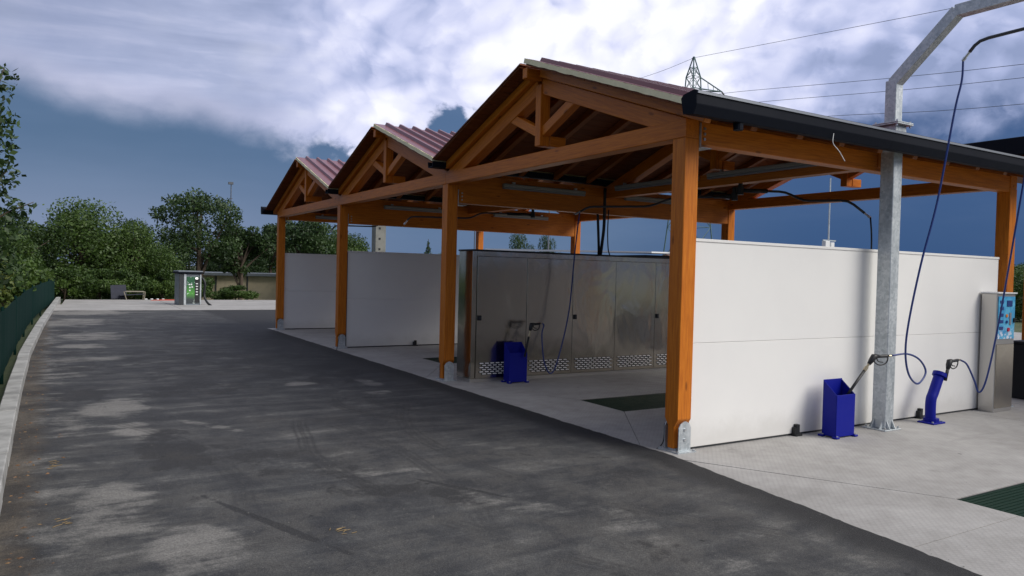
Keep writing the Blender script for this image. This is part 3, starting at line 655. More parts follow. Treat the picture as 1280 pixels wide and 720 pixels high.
# ------------------------------------------------------------------ blue lance buckets, lances and hoses
def bucket(loc, rz, label):
    t_ = thing('lance_bucket', label, 'lance holder', loc, rz, 'blue steel lance buckets on the wash floor')
    w_, d_, zf, zb, th = 0.31, 0.17, 0.455, 0.60, 0.008
    m_ = MB(); m_.box(0, w_, 0, th, 0.015, zf); m_.build('front_plate', M_BLUE, t_, 0.002)
    m_ = MB(); m_.box(0, w_, d_-th, d_, 0.015, zb); m_.build('back_plate', M_BLUE, t_, 0.002)
    for xx in (0.0008, w_-th-0.0008):
        MB().prism([(th+.001, 0.015), (d_-th-.001, 0.015), (d_-th-.001, zb-0.012), (th+.001, zf+0.002)], 'x', xx, xx+th).build('side_plate', M_BLUE, t_, 0.002)
    m_ = MB(); m_.box(0.01, w_-0.01, th+.002, d_-th-.002, 0.03, 0.045); m_.build('bottom_plate', M_BLUE, t_)
    for xx, yy in ((-0.03, -0.03), (w_-0.03, -0.03), (-0.03, d_-0.03), (w_-0.03, d_-0.03)):
        f_ = MB().box(xx, xx+0.06, yy, yy+0.06, 0, 0.022).build('foot', M_BLUE, t_, 0.006)
        MB().tube([(xx+0.03, yy+0.015, 0.022), (xx+0.03, yy+0.015, 0.032)], 0.011, 8).build('bolt', M_BOLT, f_)
bucket((1.985, -0.275, 0), 0, 'open blue steel lance bucket on the floor beside the steel hose pole')
bucket((0.80, 4.35, 0), 0, 'open blue steel lance bucket in front of the stainless cabinets')
def gun(loc, rz, tilt, length, label, lance=True):
    """trigger gun: origin at the gun's knuckle, barrel runs down along -x local"""
    t_ = thing('spray_lance', label, 'spray lance', loc, rz, 'pressure washer guns')
    d = Vector((-math.cos(tilt), 0, -math.sin(tilt)))
    if lance:
        MB().tube([d*0.17, d*length], 0.016, 10).build('barrel', M_BLACK, t_, smooth=True)
        MB().tube([d*0.07, d*0.12, d*0.12, d*0.17], [0.012, 0.012, 0.019, 0.019], 10).build('coupling', M_BRASS, t_)
    else:
        MB().tube([d*0.05, d*length], 0.018, 10).build('barrel', M_BLACK, t_, smooth=True)
    m_ = MB(); m_.tube([d*0.08, d*0.03, (0.01, 0, 0.015), (0.05, 0, 0.02)], [0.02, 0.03, 0.034, 0.024], 10)
    m_.tube([(0.03, 0, 0.022), (0.10, 0, 0.018), (0.17, 0, 0.022), (0.20, 0, 0.024)], [0.022, 0.017, 0.018, 0.015], 10); m_.build('gun_body', M_BLACK, t_, smooth=True)
    MB().tube(smoothpts([(0.01, 0, -0.01), (0.03, 0, -0.05), (0.09, 0, -0.075), (0.16, 0, -0.06), (0.19, 0, -0.02), (0.19, 0, 0.02)], 5), 0.007, 8).build('trigger_guard', M_BLACK, t_, smooth=True)
    MB().tube(smoothpts([(0.045, 0, 0.0), (0.07, 0, -0.035), (0.13, 0, -0.045)], 5), 0.006, 8).build('trigger', M_BLACK, t_, smooth=True)
    MB().tube([(0.20, 0, 0.024), (0.235, 0, 0.026)], 0.010, 8).build('swivel', M_BRASS, t_)
gun((2.52, -0.315, 0.83), -0.28, math.atan2(0.34, 0.27), 0.56, 'black spray lance standing in the blue bucket by the steel pole')
gun((4.10, -0.27, 0.71), 0.0, R(72), 0.22, 'black spray gun hanging in the bent blue stand near the kiosk', lance=False)
gun((1.15, 4.33, 0.86), 0.25, R(75), 0.48, 'black spray lance standing in the blue bucket before the cabinets')
def hose(pts, r, label, m=M_HOSE, name='hose', cat='hose', group=None):
    o = MB().tube(smoothpts(pts, 8), r, 8).build(name, m, smooth=True); return tag(o, label, cat, group)
hose([(2.893, -0.945, 3.94), (2.888, -0.94, 3.72), (2.85, -0.9, 3.41), (2.78, -0.8, 2.51), (2.66, -0.72, 1.85), (2.60, -0.65, 1.26), (2.64, -0.6, 0.92), (2.80, -0.55, 0.67), (3.06, -0.5, 0.55), (3.26, -0.47, 0.66), (3.17, -0.45, 0.80), (2.98, -0.42, 0.87), (2.75, -0.383, 0.857)], 0.0105, 'blue hose hanging from the overhead boom, looping beside the steel pole')
hose([(4.335, -0.27, 0.737), (4.42, -0.31, 0.68), (4.50, -0.36, 0.49), (4.54, -0.4, 0.35), (4.59, -0.45, 0.5), (4.68, -0.5, 1.03), (4.69, -0.6, 1.81), (4.65, -0.7, 2.46), (4.59, -0.8, 3.01), (4.5, -0.95, 3.6), (4.45, -1.0, 3.9)], 0.0105, 'blue hose hanging in front of the payment kiosk at the right')
hose([(1.98, 4.3, 2.62), (1.95, 4.3, 2.4), (1.90, 4.3, 1.93), (1.82, 4.3, 1.06), (1.58, 4.22, 0.34), (1.44, 4.2, 0.14), (1.33, 4.22, 0.32), (1.31, 4.27, 0.71), (1.36, 4.3, 0.86), (1.385, 4.39, 0.885)], 0.0105, 'dark blue hose hanging in front of the stainless cabinets')
# bent blue gun stand
t_ = thing('gun_stand', 'bent blue tube stand for a spray gun, between pole and kiosk', 'gun stand', (3.88, -0.21, 0))
MB().box(-0.13, 0.12, -0.10, 0.10, 0, 0.02).build('base_plate', M_BLUE, t_, 0.005)
MB().tube([(-0.01, 0, 0.02), (-0.01, 0, 0.06)], 0.085, 14).build('collar', M_BLUE, t_)
MB().tube(smoothpts([(-0.03, 0, 0.02), (-0.03, 0, 0.26), (0.02, 0, 0.36), (0.13, 0, 0.56)], 6), 0.058, 16).build('tube', M_BLUE, t_, smooth=True)
MB().tube([(0.125, 0, 0.545), (0.145, 0, 0.585)], 0.078, 16).build('top_collar', M_BLUE, t_)
for a, b_ in ((-0.1, -0.07), (0.09, -0.07), (-0.1, 0.07), (0.09, 0.07)): MB().tube([(a, b_, 0.02), (a, b_, 0.032)], 0.013, 8).build('bolt', M_BOLT, t_)
# steel pole with overhead arm
PX, PY = 2.98, -0.16
t_ = thing('hose_pole', 'tall galvanised steel pole with an overhead cranked arm, rising through the roof eave', 'pole', (PX, PY, 0))
MB().box(-0.08, 0.08, -0.08, 0.08, 0.015, 3.30).build('lower_post', M_GALV, t_, 0.006)
MB().box(-0.10, 0.10, -0.10, 0.10, 3.10, 3.385).build('sleeve', M_GALV, t_, 0.006)
MB().box(-0.15, 0.15, -0.15, 0.15, 3.386, 3.40).build('flange', M_GALV, t_, 0.003)
MB().box(-0.15, 0.15, -0.15, 0.15, 3.402, 3.416).build('flange', M_GALV, t_, 0.003)
for a in (-0.125, 0.125):
    for b_ in (-0.125, 0.125): MB().tube([(a, b_, 3.365), (a, b_, 3.435)], 0.012, 6).build('bolt', M_BOLT, t_)
MB().box(-0.065, 0.065, -0.065, 0.065, 3.417, 3.89).build('upper_post', M_GALV, t_, 0.005)
MB().bar((0, 0.0, 3.86), (0, -0.675, 4.48), 0.119, 0.12).build('cranked_arm', M_GALV, t_, 0.005)
MB().bar((0, -0.66, 4.475), (0, -3.6, 4.475), 0.121, 0.12).build('arm', M_GALV, t_, 0.005)
MB().box(-0.15, 0.15, -0.13, 0.15, 0, 0.014).build('base_plate', M_GALV, t_, 0.003)
for sx, sy in ((-1, 0), (1, 0), (0, -1), (0, 1)):
    for o_ in (-0.05, 0.05):
        m_ = MB()
        if sx: m_.prism([(sx*0.081, 0.0145), (sx*0.14, 0.0145), (sx*0.081, 0.11)], 'y', o_-0.005, o_+0.005)
        else: m_.prism([(sy*0.081, 0.0145), (sy*0.125, 0.0145), (sy*0.081, 0.11)], 'x', o_-0.005, o_+0.005)
        m_.build('gusset', M_GALV, t_)
for a in (-0.12, 0.12):
    for b_ in (-0.11, 0.12): MB().tube([(a, b_, 0.014), (a, b_, 0.04)], 0.013, 6).build('bolt', M_BOLT, t_)
MB().tube([(0, -3.2, 4.40), (0, -3.2, 4.05)], 0.03, 10).build('boom_pivot', M_DKMETAL, t_)
# swivel booms
def boom(loc, rz, pts, sleeve, label):
    t_ = thing('hose_boom', label, 'hose boom', loc, rz, 'swivelling hose booms')
    MB().tube([(0, 0, 0.12), (0, 0, 0.05), (0, 0, 0.05), (0, 0, -0.06)], [0.03, 0.03, 0.045, 0.045], 12).build('pivot', M_BLACK, t_)
    P_ = [Vector(p) for p in pts]
    MB().tube([P_[0], P_[0]+(P_[1]-P_[0])*sleeve], 0.030, 10).build('sleeve', M_BLACK, t_, smooth=True)
    q = [P_[0]]
    for a, b_, c in zip(P_, P_[1:], P_[2:]):      # rounded bends
        r_ = 0.09; i1 = b_+(a-b_).normalized()*min(r_, (a-b_).length*.45); i2 = b_+(c-b_).normalized()*min(r_, (c-b_).length*.45)
        q += [i1, (i1+b_*2+i2)/4, i2]
    q.append(P_[-1]); MB().tube(q, 0.017, 10).build('pipe', M_DKMETAL, t_, smooth=True)
    e = P_[-1]; d = (P_[-1]-P_[-2]).normalized(); MB().tube([e, e+d*0.06, e+d*0.06, e+d*0.10], [0.014, 0.014, 0.02, 0.016], 8).build('swivel', M_BOLT, t_)
boom((2.98, -3.36, 4.12), 0, [(0, 0, 0), (-0.03, 1.9, 0.0), (-0.07, 2.28, -0.02), (-0.08, 2.36, -0.12)], 0.95, 'hose boom pipe hanging from the overhead arm, upper right of the photo')
boom((3.05, 2.06, 2.86), 0, [(0, 0, 0), (0.55, -0.30, 0.0), (0.68, -0.50, -0.13), (1.02, -0.95, -0.13), (1.16, -1.10, -0.30)], 0.6, 'black hose boom under the near bay, bent towards the steel pole')
boom((3.05, 2.16, 2.79), 0, [(0, 0, 0), (0.0, 1.25, 0.06), (-0.25, 1.45, -0.07), (-1.0, 2.0, -0.09), (-1.07, 2.12, -0.16)], 0.3, 'thin hose boom under the near bay, reaching left towards the cabinets')
boom((3.05, 7.3, 2.80), 0.2, [(0, 0, 0), (-0.9, 0.5, 0.0), (-1.1, 0.6, -0.12), (-2.0, 1.3, -0.12), (-2.05, 1.34, -0.2)], 0.5, 'hose boom under the middle bay roof')
boom((3.05, 12.2, 2.88), 0.0, [(0, 0, 0), (-0.9, 0.6, 0.0), (-1.1, 0.7, -0.15), (-2.0, 1.2, -0.15), (-2.05, 1.25, -0.25)], 0.5, 'hose boom under the far bay roof')
hose([(4.25, 0.90, 2.50), (4.26, 0.88, 2.2), (4.22, 0.85, 1.6), (4.2, 0.8, 1.0), (4.2, 0.7, 0.5), (4.2, 0.5, 0.35)], 0.0105, 'dark hose dropping behind the white wall from the near bay boom', M_BLACK)
for a, (pa, lb) in enumerate((([(2.72, 4.80, 2.66), (2.74, 4.80, 2.4), (2.80, 4.85, 2.1), (2.84, 4.9, 1.985)], 'black supply hose dropping onto the cabinet top, leftmost of three'), ([(2.86, 4.80, 3.1), (2.86, 4.80, 2.5), (2.87, 4.85, 2.2), (2.88, 4.9, 1.985)], 'thick black supply hose dropping onto the cabinet top, middle of three'), ([(2.95, 4.80, 2.75), (2.94, 4.80, 2.4), (3.0, 4.85, 2.1), (3.08, 4.9, 1.985)], 'thin black supply hose dropping onto the cabinet top, rightmost of three'))):
    hose(pa, (0.022, 0.026, 0.010)[a], lb, M_BLACK, 'supply_hose', 'hose', 'black supply hoses above the cabinets')
# loose cables
hose([(-0.10, 0.24, -0.02), (-0.02, 0.22, 0.01), (0.02, 0.2, 0.08), (0.03, 0.2, 0.24)], 0.006, 'short black cable end sticking up beside the nearest timber post', M_BLACK, 'cable_end', 'cable')
hose([(-0.14, 9.5, -0.02), (-0.12, 9.5, 0.1), (-0.08, 9.5, 0.33)], 0.005, 'short black cable end sticking up before the second post from left', M_BLACK, 'cable_end', 'cable')
hose([(1.55, -0.44, 3.10), (1.52, -0.46, 3.0), (1.62, -0.46, 2.93), (1.70, -0.47, 2.84)], 0.0035, 'thin pale wire dangling from the dark gutter', M_WHITE, 'dangling_wire', 'wire')
# ------------------------------------------------------------------ payment kiosk
t_ = thing('payment_kiosk', 'stainless payment kiosk with a bright blue control panel', 'kiosk', (5.36, -0.17, 0))
MB().box(0, 0.47, 0.0, 0.19, 0.0, 1.535).build('body', M_INOXL, t_, 0.006)
MB().box(-0.01, 0.48, -0.02, 0.20, 1.536, 1.555).build('top_plate', M_WHITE, t_, 0.003)
MB().box(0.02, 0.455, -0.008, -0.0005, 0.05, 0.88).build('lower_door', M_INOX, t_, 0.002)
def f_disp(t, b):
    co = t.add('ShaderNodeTexCoord').outputs['Object']; n = t.noise(co, 5.0, 4, 0.6, 1.0); n2 = t.noise(co, 18.0, 3, 0.6)
    z = t.xyz(co)[2]
    c = t.mix(t.ss(n, 0.35, 0.65), (0.05, 0.33, 0.62), (0.14, 0.55, 0.80)); low_ = t.m('SUBTRACT', 1.0, t.ss(z, 0.97, 1.12))
    c = t.mix(t.m('MULTIPLY', low_, t.ss(n2, 0.5, 0.6)), c, (0.8, 0.85, 0.95)); t.put(b.inputs['Base Color'], c)
M_DISP = mat('blue printed panel', rough=0.25, fn=f_disp)
pn = MB().box(0.03, 0.445, -0.010, -0.0005, 0.95, 1.50).build('control_panel', M_DISP, t_)
M_NAVY = mat('navy print', (0.01, 0.04, 0.20), 0.3); M_ORG = mat('orange button', (0.75, 0.25, 0.04), 0.4); M_REDB = mat('red button', (0.6, 0.02, 0.06), 0.4)
for j in range(5): MB().box(0.06, 0.15, -0.016, -0.0105, 1.41-j*0.085, 1.45-j*0.085).build('button', M_NAVY, pn, 0.003)
MB().box(0.23, 0.37, -0.016, -0.0105, 1.37, 1.45).build('screen', M_NAVY, pn, 0.003)
MB().box(0.21, 0.26, -0.02, -0.0105, 1.23, 1.27).build('button', M_ORG, pn, 0.006)
MB().box(0.30, 0.35, -0.018, -0.0105, 1.13, 1.29).build('coin_slot', M_GUTR, pn, 0.004)
MB().tube([(0.235, -0.0105, 1.17), (0.235, -0.022, 1.17)], 0.02, 12).build('button', M_NAVY, pn)
MB().tube([(0.28, -0.0105, 1.07), (0.28, -0.024, 1.07)], 0.026, 12).build('button', M_REDB, pn)
MB().box(0.40, 0.43, -0.03, -0.0105, 1.16, 1.22).build('lock', M_BLACK, pn, 0.004)
# ------------------------------------------------------------------ things beyond the right end
t_ = thing('vacuum_unit', 'black framed cleaning unit with grey panels at the right edge behind the kiosk', 'vacuum unit', (7.0, -0.35, 0))
MB().box(0, 0.05, 0.0, 0.75, 0, 0.80).build('frame', M_BLACK, t_, 0.01); MB().box(1.0, 1.05, 0, 0.75, 0, 0.80).build('frame', M_BLACK, t_, 0.01)
MB().box(0.05, 1.0, 0.05, 0.70, 0.12, 0.62).build('body', M_GALV, t_, 0.01); MB().box(-0.02, 1.07, -0.02, 0.77, 0.80, 0.84).build('top', M_BLACK, t_, 0.01)
MB().tube(smoothpts([(0.1, 0.1, 0.84), (0.1, 0.05, 1.0), (0.3, 0.2, 1.05), (0.5, 0.3, 0.85)], 5), 0.03, 8).build('suction_hose', M_BLACK, t_, smooth=True)
t_ = thing('neighbour_canopy', 'dark flat roofed canopy on a timber post beyond the right end', 'canopy', (8.0, -6.5, 0))
MB().box(0, 7, 0, 8.6, 3.72, 4.0).build('roof', M_GUT, t_, 0.01); MB().box(0.15, 6.8, 0.15, 8.4, 3.55, 3.72).build('soffit', M_PLANK, t_)
for a, b_ in ((0.02, 7.05), (6.5, 7.05), (0.02, 0.5), (6.5, 0.5)): timber('post', (a+0.1, b_+0.1, 0), (a+0.1, b_+0.1, 3.56), 0.17, 0.17, t_, upv=(1, 0, 0))
# ------------------------------------------------------------------ far left: vacuum station, chair, fence, leaf litter
t_ = thing('vacuum_station', 'grey self service station with a green lit display in front of the trees', 'vacuum station', (-0.72, 27.5, 0), R(6))
M_STEEL = mat('brushed grey steel', fn=f_dirty((0.20, 0.23, 0.26), 0.3, 6, 0.45))
MB().box(0, 0.86, 0, 0.70, 0, 1.28).build('body', M_STEEL, t_, 0.01)
MB().box(-0.08, 0.94, -0.10, 0.8, 1.285, 1.345).build('roof', M_GUT, t_, 0.015)
MB().box(-0.05, 0.91, -0.06, 0.76, 1.346, 1.40).build('roof_cap', M_STEEL, t_, 0.015)
MB().box(0.0, 0.17, -0.03, -0.001, 0.02, 1.27).build('side_column', M_DKMETAL, t_, 0.006); MB().box(0.18, 0.27, -0.03, -0.001, 0.02, 1.27).build('side_column', M_GALV, t_, 0.006)
MB().box(0.80, 0.85, -0.03, -0.001, 0.02, 1.27).build('side_column', M_GALV, t_, 0.006)
def f_green(t, b):
    co = t.add('ShaderNodeTexCoord').outputs['Object']; z = t.xyz(co)[2]; n = t.noise(co, 6.0, 4, 0.6, 1.2)
    c = t.ramp(t.m('ADD', z, t.m('MULTIPLY', n, 0.25)), [(0.0, (0.03, 0.04, 0.05)), (0.35, (0.05, 0.06, 0.06)), (0.62, (0.08, 0.28, 0.05)), (1.0, (0.03, 0.10, 0.05))])
    c = t.mix(t.ss(n, 0.60, 0.66), c, (0.6, 0.7, 0.65)); t.put(b.inputs['Base Color'], c)
    t.put(b.inputs['Emission Color'], c); b.inputs['Emission Strength'].default_value = 0.12
pn = MB().box(0.29, 0.79, -0.02, -0.001, 0.08, 1.16).build('display', mat('green display', rough=0.3, fn=f_green), t_)
MB().box(0.60, 0.785, -0.026, 0.0045, 0.12, 1.14).build('dark_strip', M_BLACK, pn)
for j in range(5): MB().box(0.64, 0.72, -0.031, -0.027, 0.42+j*0.11, 0.46+j*0.11).build('symbol', M_WHITE, pn)
for j, (a, b_) in enumerate(((0.36, 0.82), (0.44, 0.82), (0.38, 0.70), (0.47, 0.72), (0.38, 0.58))): MB().box(a, a+0.06, -0.024, 0.0045, b_, b_+0.05).build('symbol', M_WHITE, pn)
m_wl = bpy.data.materials.new('lamp glow'); m_wl.use_nodes = True; bb = m_wl.node_tree.nodes['Principled BSDF']; bb.inputs['Emission Color'].default_value = (1, 1, 0.95, 1); bb.inputs['Emission Strength'].default_value = 1.2
MB().box(0.62, 0.72, -0.035, -0.027, 1.06, 1.13).build('lamp', m_wl, pn)
MB().tube(smoothpts([(0.9, 0.1, 1.15), (1.0, 0.0, 0.9), (0.98, 0.0, 0.4), (1.05, -0.2, 0.12), (1.15, -0.4, -0.0)], 6), 0.045, 8).build('suction_hose', M_BLACK, t_, smooth=True)
t_ = thing('deck_chair', 'dark sling lounge chair with a pale frame on the far concrete, left of the station', 'chair', (-2.85, 32.6, -0.004))
M_SLING = mat('dark sling', fn=f_dirty((0.03, 0.033, 0.05), 0.2, 8, 0.8)); M_CHF = mat('beige frame', (0.22, 0.20, 0.15), 0.6)
MB().bar((0.33, 0.0, 0.05), (0.30, 0.15, 0.66), 0.62, 0.02, upv=(0, 1, 0)).build('backrest', M_SLING, t_, 0.004)
MB().bar((0.33, 0.02, 0.2), (1.35, 0.1, 0.26), 0.50, 0.02).build('seat', M_SLING, t_, 0.004)
for yy in (-0.28, 0.34):
    MB().tube([(0.55, yy, 0.38), (1.36, yy, 0.37)], 0.02, 6).build('armrest', M_CHF, t_); MB().tube([(1.36, yy, 0.38), (1.32, yy, 0.0)], 0.022, 6).build('leg', M_CHF, t_); MB().tube([(0.5, yy, 0.38), (0.62, yy, 0.0)], 0.022, 6).build('leg', M_CHF, t_)
tag(MB().prism([(-1.35, 31.6), (0.0, 31.6), (0.1, 32.3), (-0.7, 32.5)], 'z', -0.004, 0.03).build('red_tarp', mat('red tarp', (0.45, 0.07, 0.04), 0.8), bevel=0.01), 'folded red tarp lying on the far concrete beside the grey station', 'tarp')
st_me = MB().box(-0.06, 0.06, -0.05, 0.05, 0, 0.06).mesh('white_stone', M_WHITE, 0.02)
for j, lb in enumerate(('leftmost', 'second', 'third', 'rightmost')):
    o = place('white_stone', st_me, None, (-1.42+j*0.24, 32.7, -0.01)); o.rotation_euler = (0, 0, j); tag(o, lb + ' of four small white stones beside the lounge chair at the far edge', 'stone', 'small white stones at the edge of the far concrete')
# green screen fence
M_FEN = mat('green screen mesh', spec=0.1, fn=f_dirty((0.003, 0.022, 0.018), 0.0, 10, 0.9))
t_ = thing('screen_fence', 'low dark green screen fence behind the left kerb', 'fence', (-5.6, -6, 0))
fp = [(-5.62, -8), (-5.62, -4), (-5.62, 0), (-5.61, 4), (-5.61, 8), (-5.6, 12), (-5.58, 16), (-5.5, 20), (-5.36, 24), (-5.15, 28), (-4.98, 31.2)]
for (a0, b0), (a1, b1) in zip(fp, fp[1:]):
    n_ = 12; m_ = MB(); random.seed(int(b0)+20)
    for j in range(n_+1):
        f_ = j/n_; xx = a0+(a1-a0)*f_+random.uniform(-.012, .012); yy = b0+(b1-b0)*f_; zt = 0.92+random.uniform(-.008, .008)-0.012*math.sin(f_*math.pi)
        m_.v += [(xx+5.6, yy+6, 0.0), (xx+5.6, yy+6, zt), (xx+5.594, yy+6, zt), (xx+5.594, yy+6, 0.0)]
    for j in range(n_):
        a = j*4
        for q in range(4): m_.f.append((a+q, a+(q+1) % 4, a+4+(q+1) % 4, a+4+q))
    m_.f += [(0, 1, 2, 3), (n_*4+3, n_*4+2, n_*4+1, n_*4)]
    m_.build('screen_panel', M_FEN, t_)
    MB().tube([(a0+5.6-0.02, b0+6, -0.16), (a0+5.6-0.02, b0+6, 0.97)], 0.024, 8).build('fence_post', M_FEN, t_)
# leaf litter and gravel on the asphalt
def scatter(name, n, fn, m, seed, kindlabel=None):
    rs = np.random.RandomState(seed); v = []; f = []
    for i in range(n):
        x, y_, s_ = fn(rs); a = rs.uniform(0, 6.28); ca, sa = math.cos(a)*s_, math.sin(a)*s_; b = len(v); hh = rs.uniform(0.15, 0.5)*s_
        e = rs.uniform(0.35, 1.0)
        v += [(x-ca, y_-sa, 0.0045), (x+sa*e, y_-ca*e, 0.0045), (x+ca, y_+sa, 0.0045), (x-sa*e, y_+ca*e, 0.0045), (x, y_, 0.0045+hh)]
        f += [(b, b+1, b+4), (b+1, b+2, b+4), (b+2, b+3, b+4), (b+3, b, b+4)]
    me = bpy.data.meshes.new(name); me.from_pydata(v, [], f); me.update(); me.materials.append(m); o = place(name, me); o['kind'] = 'stuff'; return o
def leaf_fn(rs):
    y_ = rs.uniform(-4.5, 20)**1.0 if rs.rand() < 0.5 else rs.uniform(-3.5, 6); return kx(y_)+0.03+abs(rs.normal(0, 0.16)), y_, rs.uniform(0.006, 0.022)
M_LEAFL = mat('dry leaves', fn=lambda t, b: t.put(b.inputs['Base Color'], t.ramp(t.noise(t.add('ShaderNodeTexCoord').outputs['Object'], 12.0, 2), [(0.35, (0.07, 0.04, 0.02)), (0.55, (0.18, 0.09, 0.035)), (0.7, (0.28, 0.20, 0.10))])))
tag(scatter('leaf_litter', 200, leaf_fn, M_LEAFL, 1), 'dry brown leaves gathered along the kerb', 'leaves')
M_GRV = mat('loose grit', fn=f_dirty((0.16, 0.155, 0.145), 0.4, 30, 0.9))
tag(scatter('loose_grit', 3500, lambda rs: (rs.uniform(-5.1, 0.6)-0.0 if False else rs.uniform(-5.1, -0.35), rs.uniform(-4.6, 5.5), rs.choice([0.003, 0.005, 0.008], p=[.6, .32, .08])), M_GRV, 2), 'loose grit scattered over the asphalt', 'grit')
M_STRAW = mat('straw', (0.24, 0.17, 0.08), 0.8)
rs = np.random.RandomState(5); m_ = MB()
for cx_, cy_, sp_, n_ in ((-5.0, 1.9, 0.06, 10), (-3.45, -0.65, 0.05, 10), (-4.95, 0.3, 0.08, 8)):
    for i in range(n_):
        x = cx_+rs.normal(0, sp_*0.5); y_ = cy_+rs.normal(0, sp_*1.0); a = rs.normal(0.2, 0.5); l = rs.uniform(0.02, 0.06)
        m_.tube([(x, y_, 0.007), (x+l*math.cos(a), y_+l*math.sin(a), 0.009)], 0.0022, 4)
tag(m_.build('straw', M_STRAW), 'wisps of pale straw on the asphalt', 'straw', kind='stuff')
# ------------------------------------------------------------------ vegetation
def crown_mesh(name, m, clumps, n, leaf, seed, flat=0.7):
    """clumps: list of (x, y, z, rx, ry, rz); leaves fill the clumps, denser at their skins"""
    rs = np.random.RandomState(seed); C_ = np.array(clumps); wgt = (C_[:, 3]*C_[:, 4]*C_[:, 5])**0.67; wgt /= wgt.sum()
    idx = rs.choice(len(C_), n, p=wgt); d = rs.normal(size=(n, 3)); d /= np.linalg.norm(d, axis=1)[:, None]
    r = rs.uniform(0.25, 1.0, n)**0.45*(1+rs.normal(0, 0.07, n)); P_ = C_[idx, :3]+d*C_[idx, 3:]*r[:, None]
    a = rs.normal(size=(n, 3))+d*0.4+np.array([0, 0, 0.35]); a /= np.linalg.norm(a, axis=1)[:, None]
    t1 = np.cross(a, rs.normal(size=(n, 3))); t1 /= np.linalg.norm(t1, axis=1)[:, None]; t2 = np.cross(a, t1)
    L = leaf*rs.uniform(0.6, 1.4, n)[:, None]; Wd = L*0.5
    V = np.empty((n, 4, 3)); V[:, 0] = P_-t1*L*0.5; V[:, 1] = P_+t2*Wd*0.5+t1*L*0.05; V[:, 2] = P_+t1*L*0.5; V[:, 3] = P_-t2*Wd*0.5+t1*L*0.05
    me = bpy.data.meshes.new(name); me.vertices.add(n*4); me.vertices.foreach_set('co', V.reshape(-1)); me.loops.add(n*4); me.loops.foreach_set('vertex_index', np.arange(n*4))
    me.polygons.add(n); me.polygons.foreach_set('loop_start', np.arange(n)*4); me.polygons.foreach_set('loop_total', np.full(n, 4)); me.update()
    at = me.attributes.new('tone', 'FLOAT', 'FACE'); ct = rs.uniform(0, 1, len(C_)); at.data.foreach_set('value', np.clip(0.65*ct[idx]+rs.uniform(-0.1, 0.45, n), 0, 1))
    me.materials.append(m); return me
def make_tree(h, r, low, n, leaf, m, seed, nclump=26, squash=0.8):
    """crown and trunk meshes for one tree: low = height where the foliage begins"""
    rs = np.random.RandomState(seed); cl = []; mid = (h+low)/2; hz = (h-low)/2
    for i in range(nclump):
        while True:
            q = rs.uniform(-1, 1, 3)
            if np.linalg.norm(q) < 1: break
        rr = r*rs.uniform(0.20, 0.40); q = q/np.linalg.norm(q)*np.linalg.norm(q)**0.5
        cl.append((q[0]*r*0.8, q[1]*r*0.8, mid+q[2]*hz*0.84, rr, rr, rr*squash*min(1.2, hz/r+0.3)))
    cm = crown_mesh('crown', m, cl, n, leaf, seed)
    tk = MB(); top = low+(h-low)*0.75
    tk.tube(smoothpts([(0, 0, -0.1), (rs.normal(0, .05)*r, rs.normal(0, .05)*r, h*0.3), (rs.normal(0, .08)*r, rs.normal(0, .08)*r, top)], 5), [0.035*h*(1-0.8*j/10) for j in range(11)], 8)
    for i in range(9):
        c = cl[i]; z0 = rs.uniform(0.2, 0.6)*h; z0 = min(z0, max(c[2]-0.2, h*0.1)); mp = (c[0]*0.5, c[1]*0.5, (z0+c[2])/2+0.1*h*rs.rand())
        tk.tube(smoothpts([(0, 0, z0), mp, c[:3]], 4), [0.014*h*(1-0.8*j/8) for j in range(9)], 6)
    return cm, tk.mesh('trunk', M_BARK, smooth=True)
def tree(name, meshes, loc, sc_, label, group, rz=0.0, cat='tree'):
    t_ = thing(name, label, cat, loc, rz, group); t_.scale = sc_; place('crown', meshes[0], t_); place('trunk', meshes[1], t_); return t_
T_round = make_tree(4.6, 2.6, 0.1, 22000, 0.125, L_MID, 11, 40)
T_round2 = make_tree(4.6, 2.4, 0.2, 21000, 0.125, L_DARK, 12, 36)
T_open = make_tree(6.6, 2.4, 2.2, 9000, 0.15, L_DARK, 13, 34, 0.45)
T_open2 = make_tree(5.6, 2.0, 2.3, 7500, 0.18, L_DARK, 14, 24, 0.7)
T_bush = make_tree(1.8, 1.3, 0.0, 7000, 0.12, L_MID, 15, 18)
T_bushy = make_tree(1.8, 1.2, 0.0, 7000, 0.11, L_YEL, 16, 18)
G1 = 'trees behind the far concrete'
Zg = -1.2
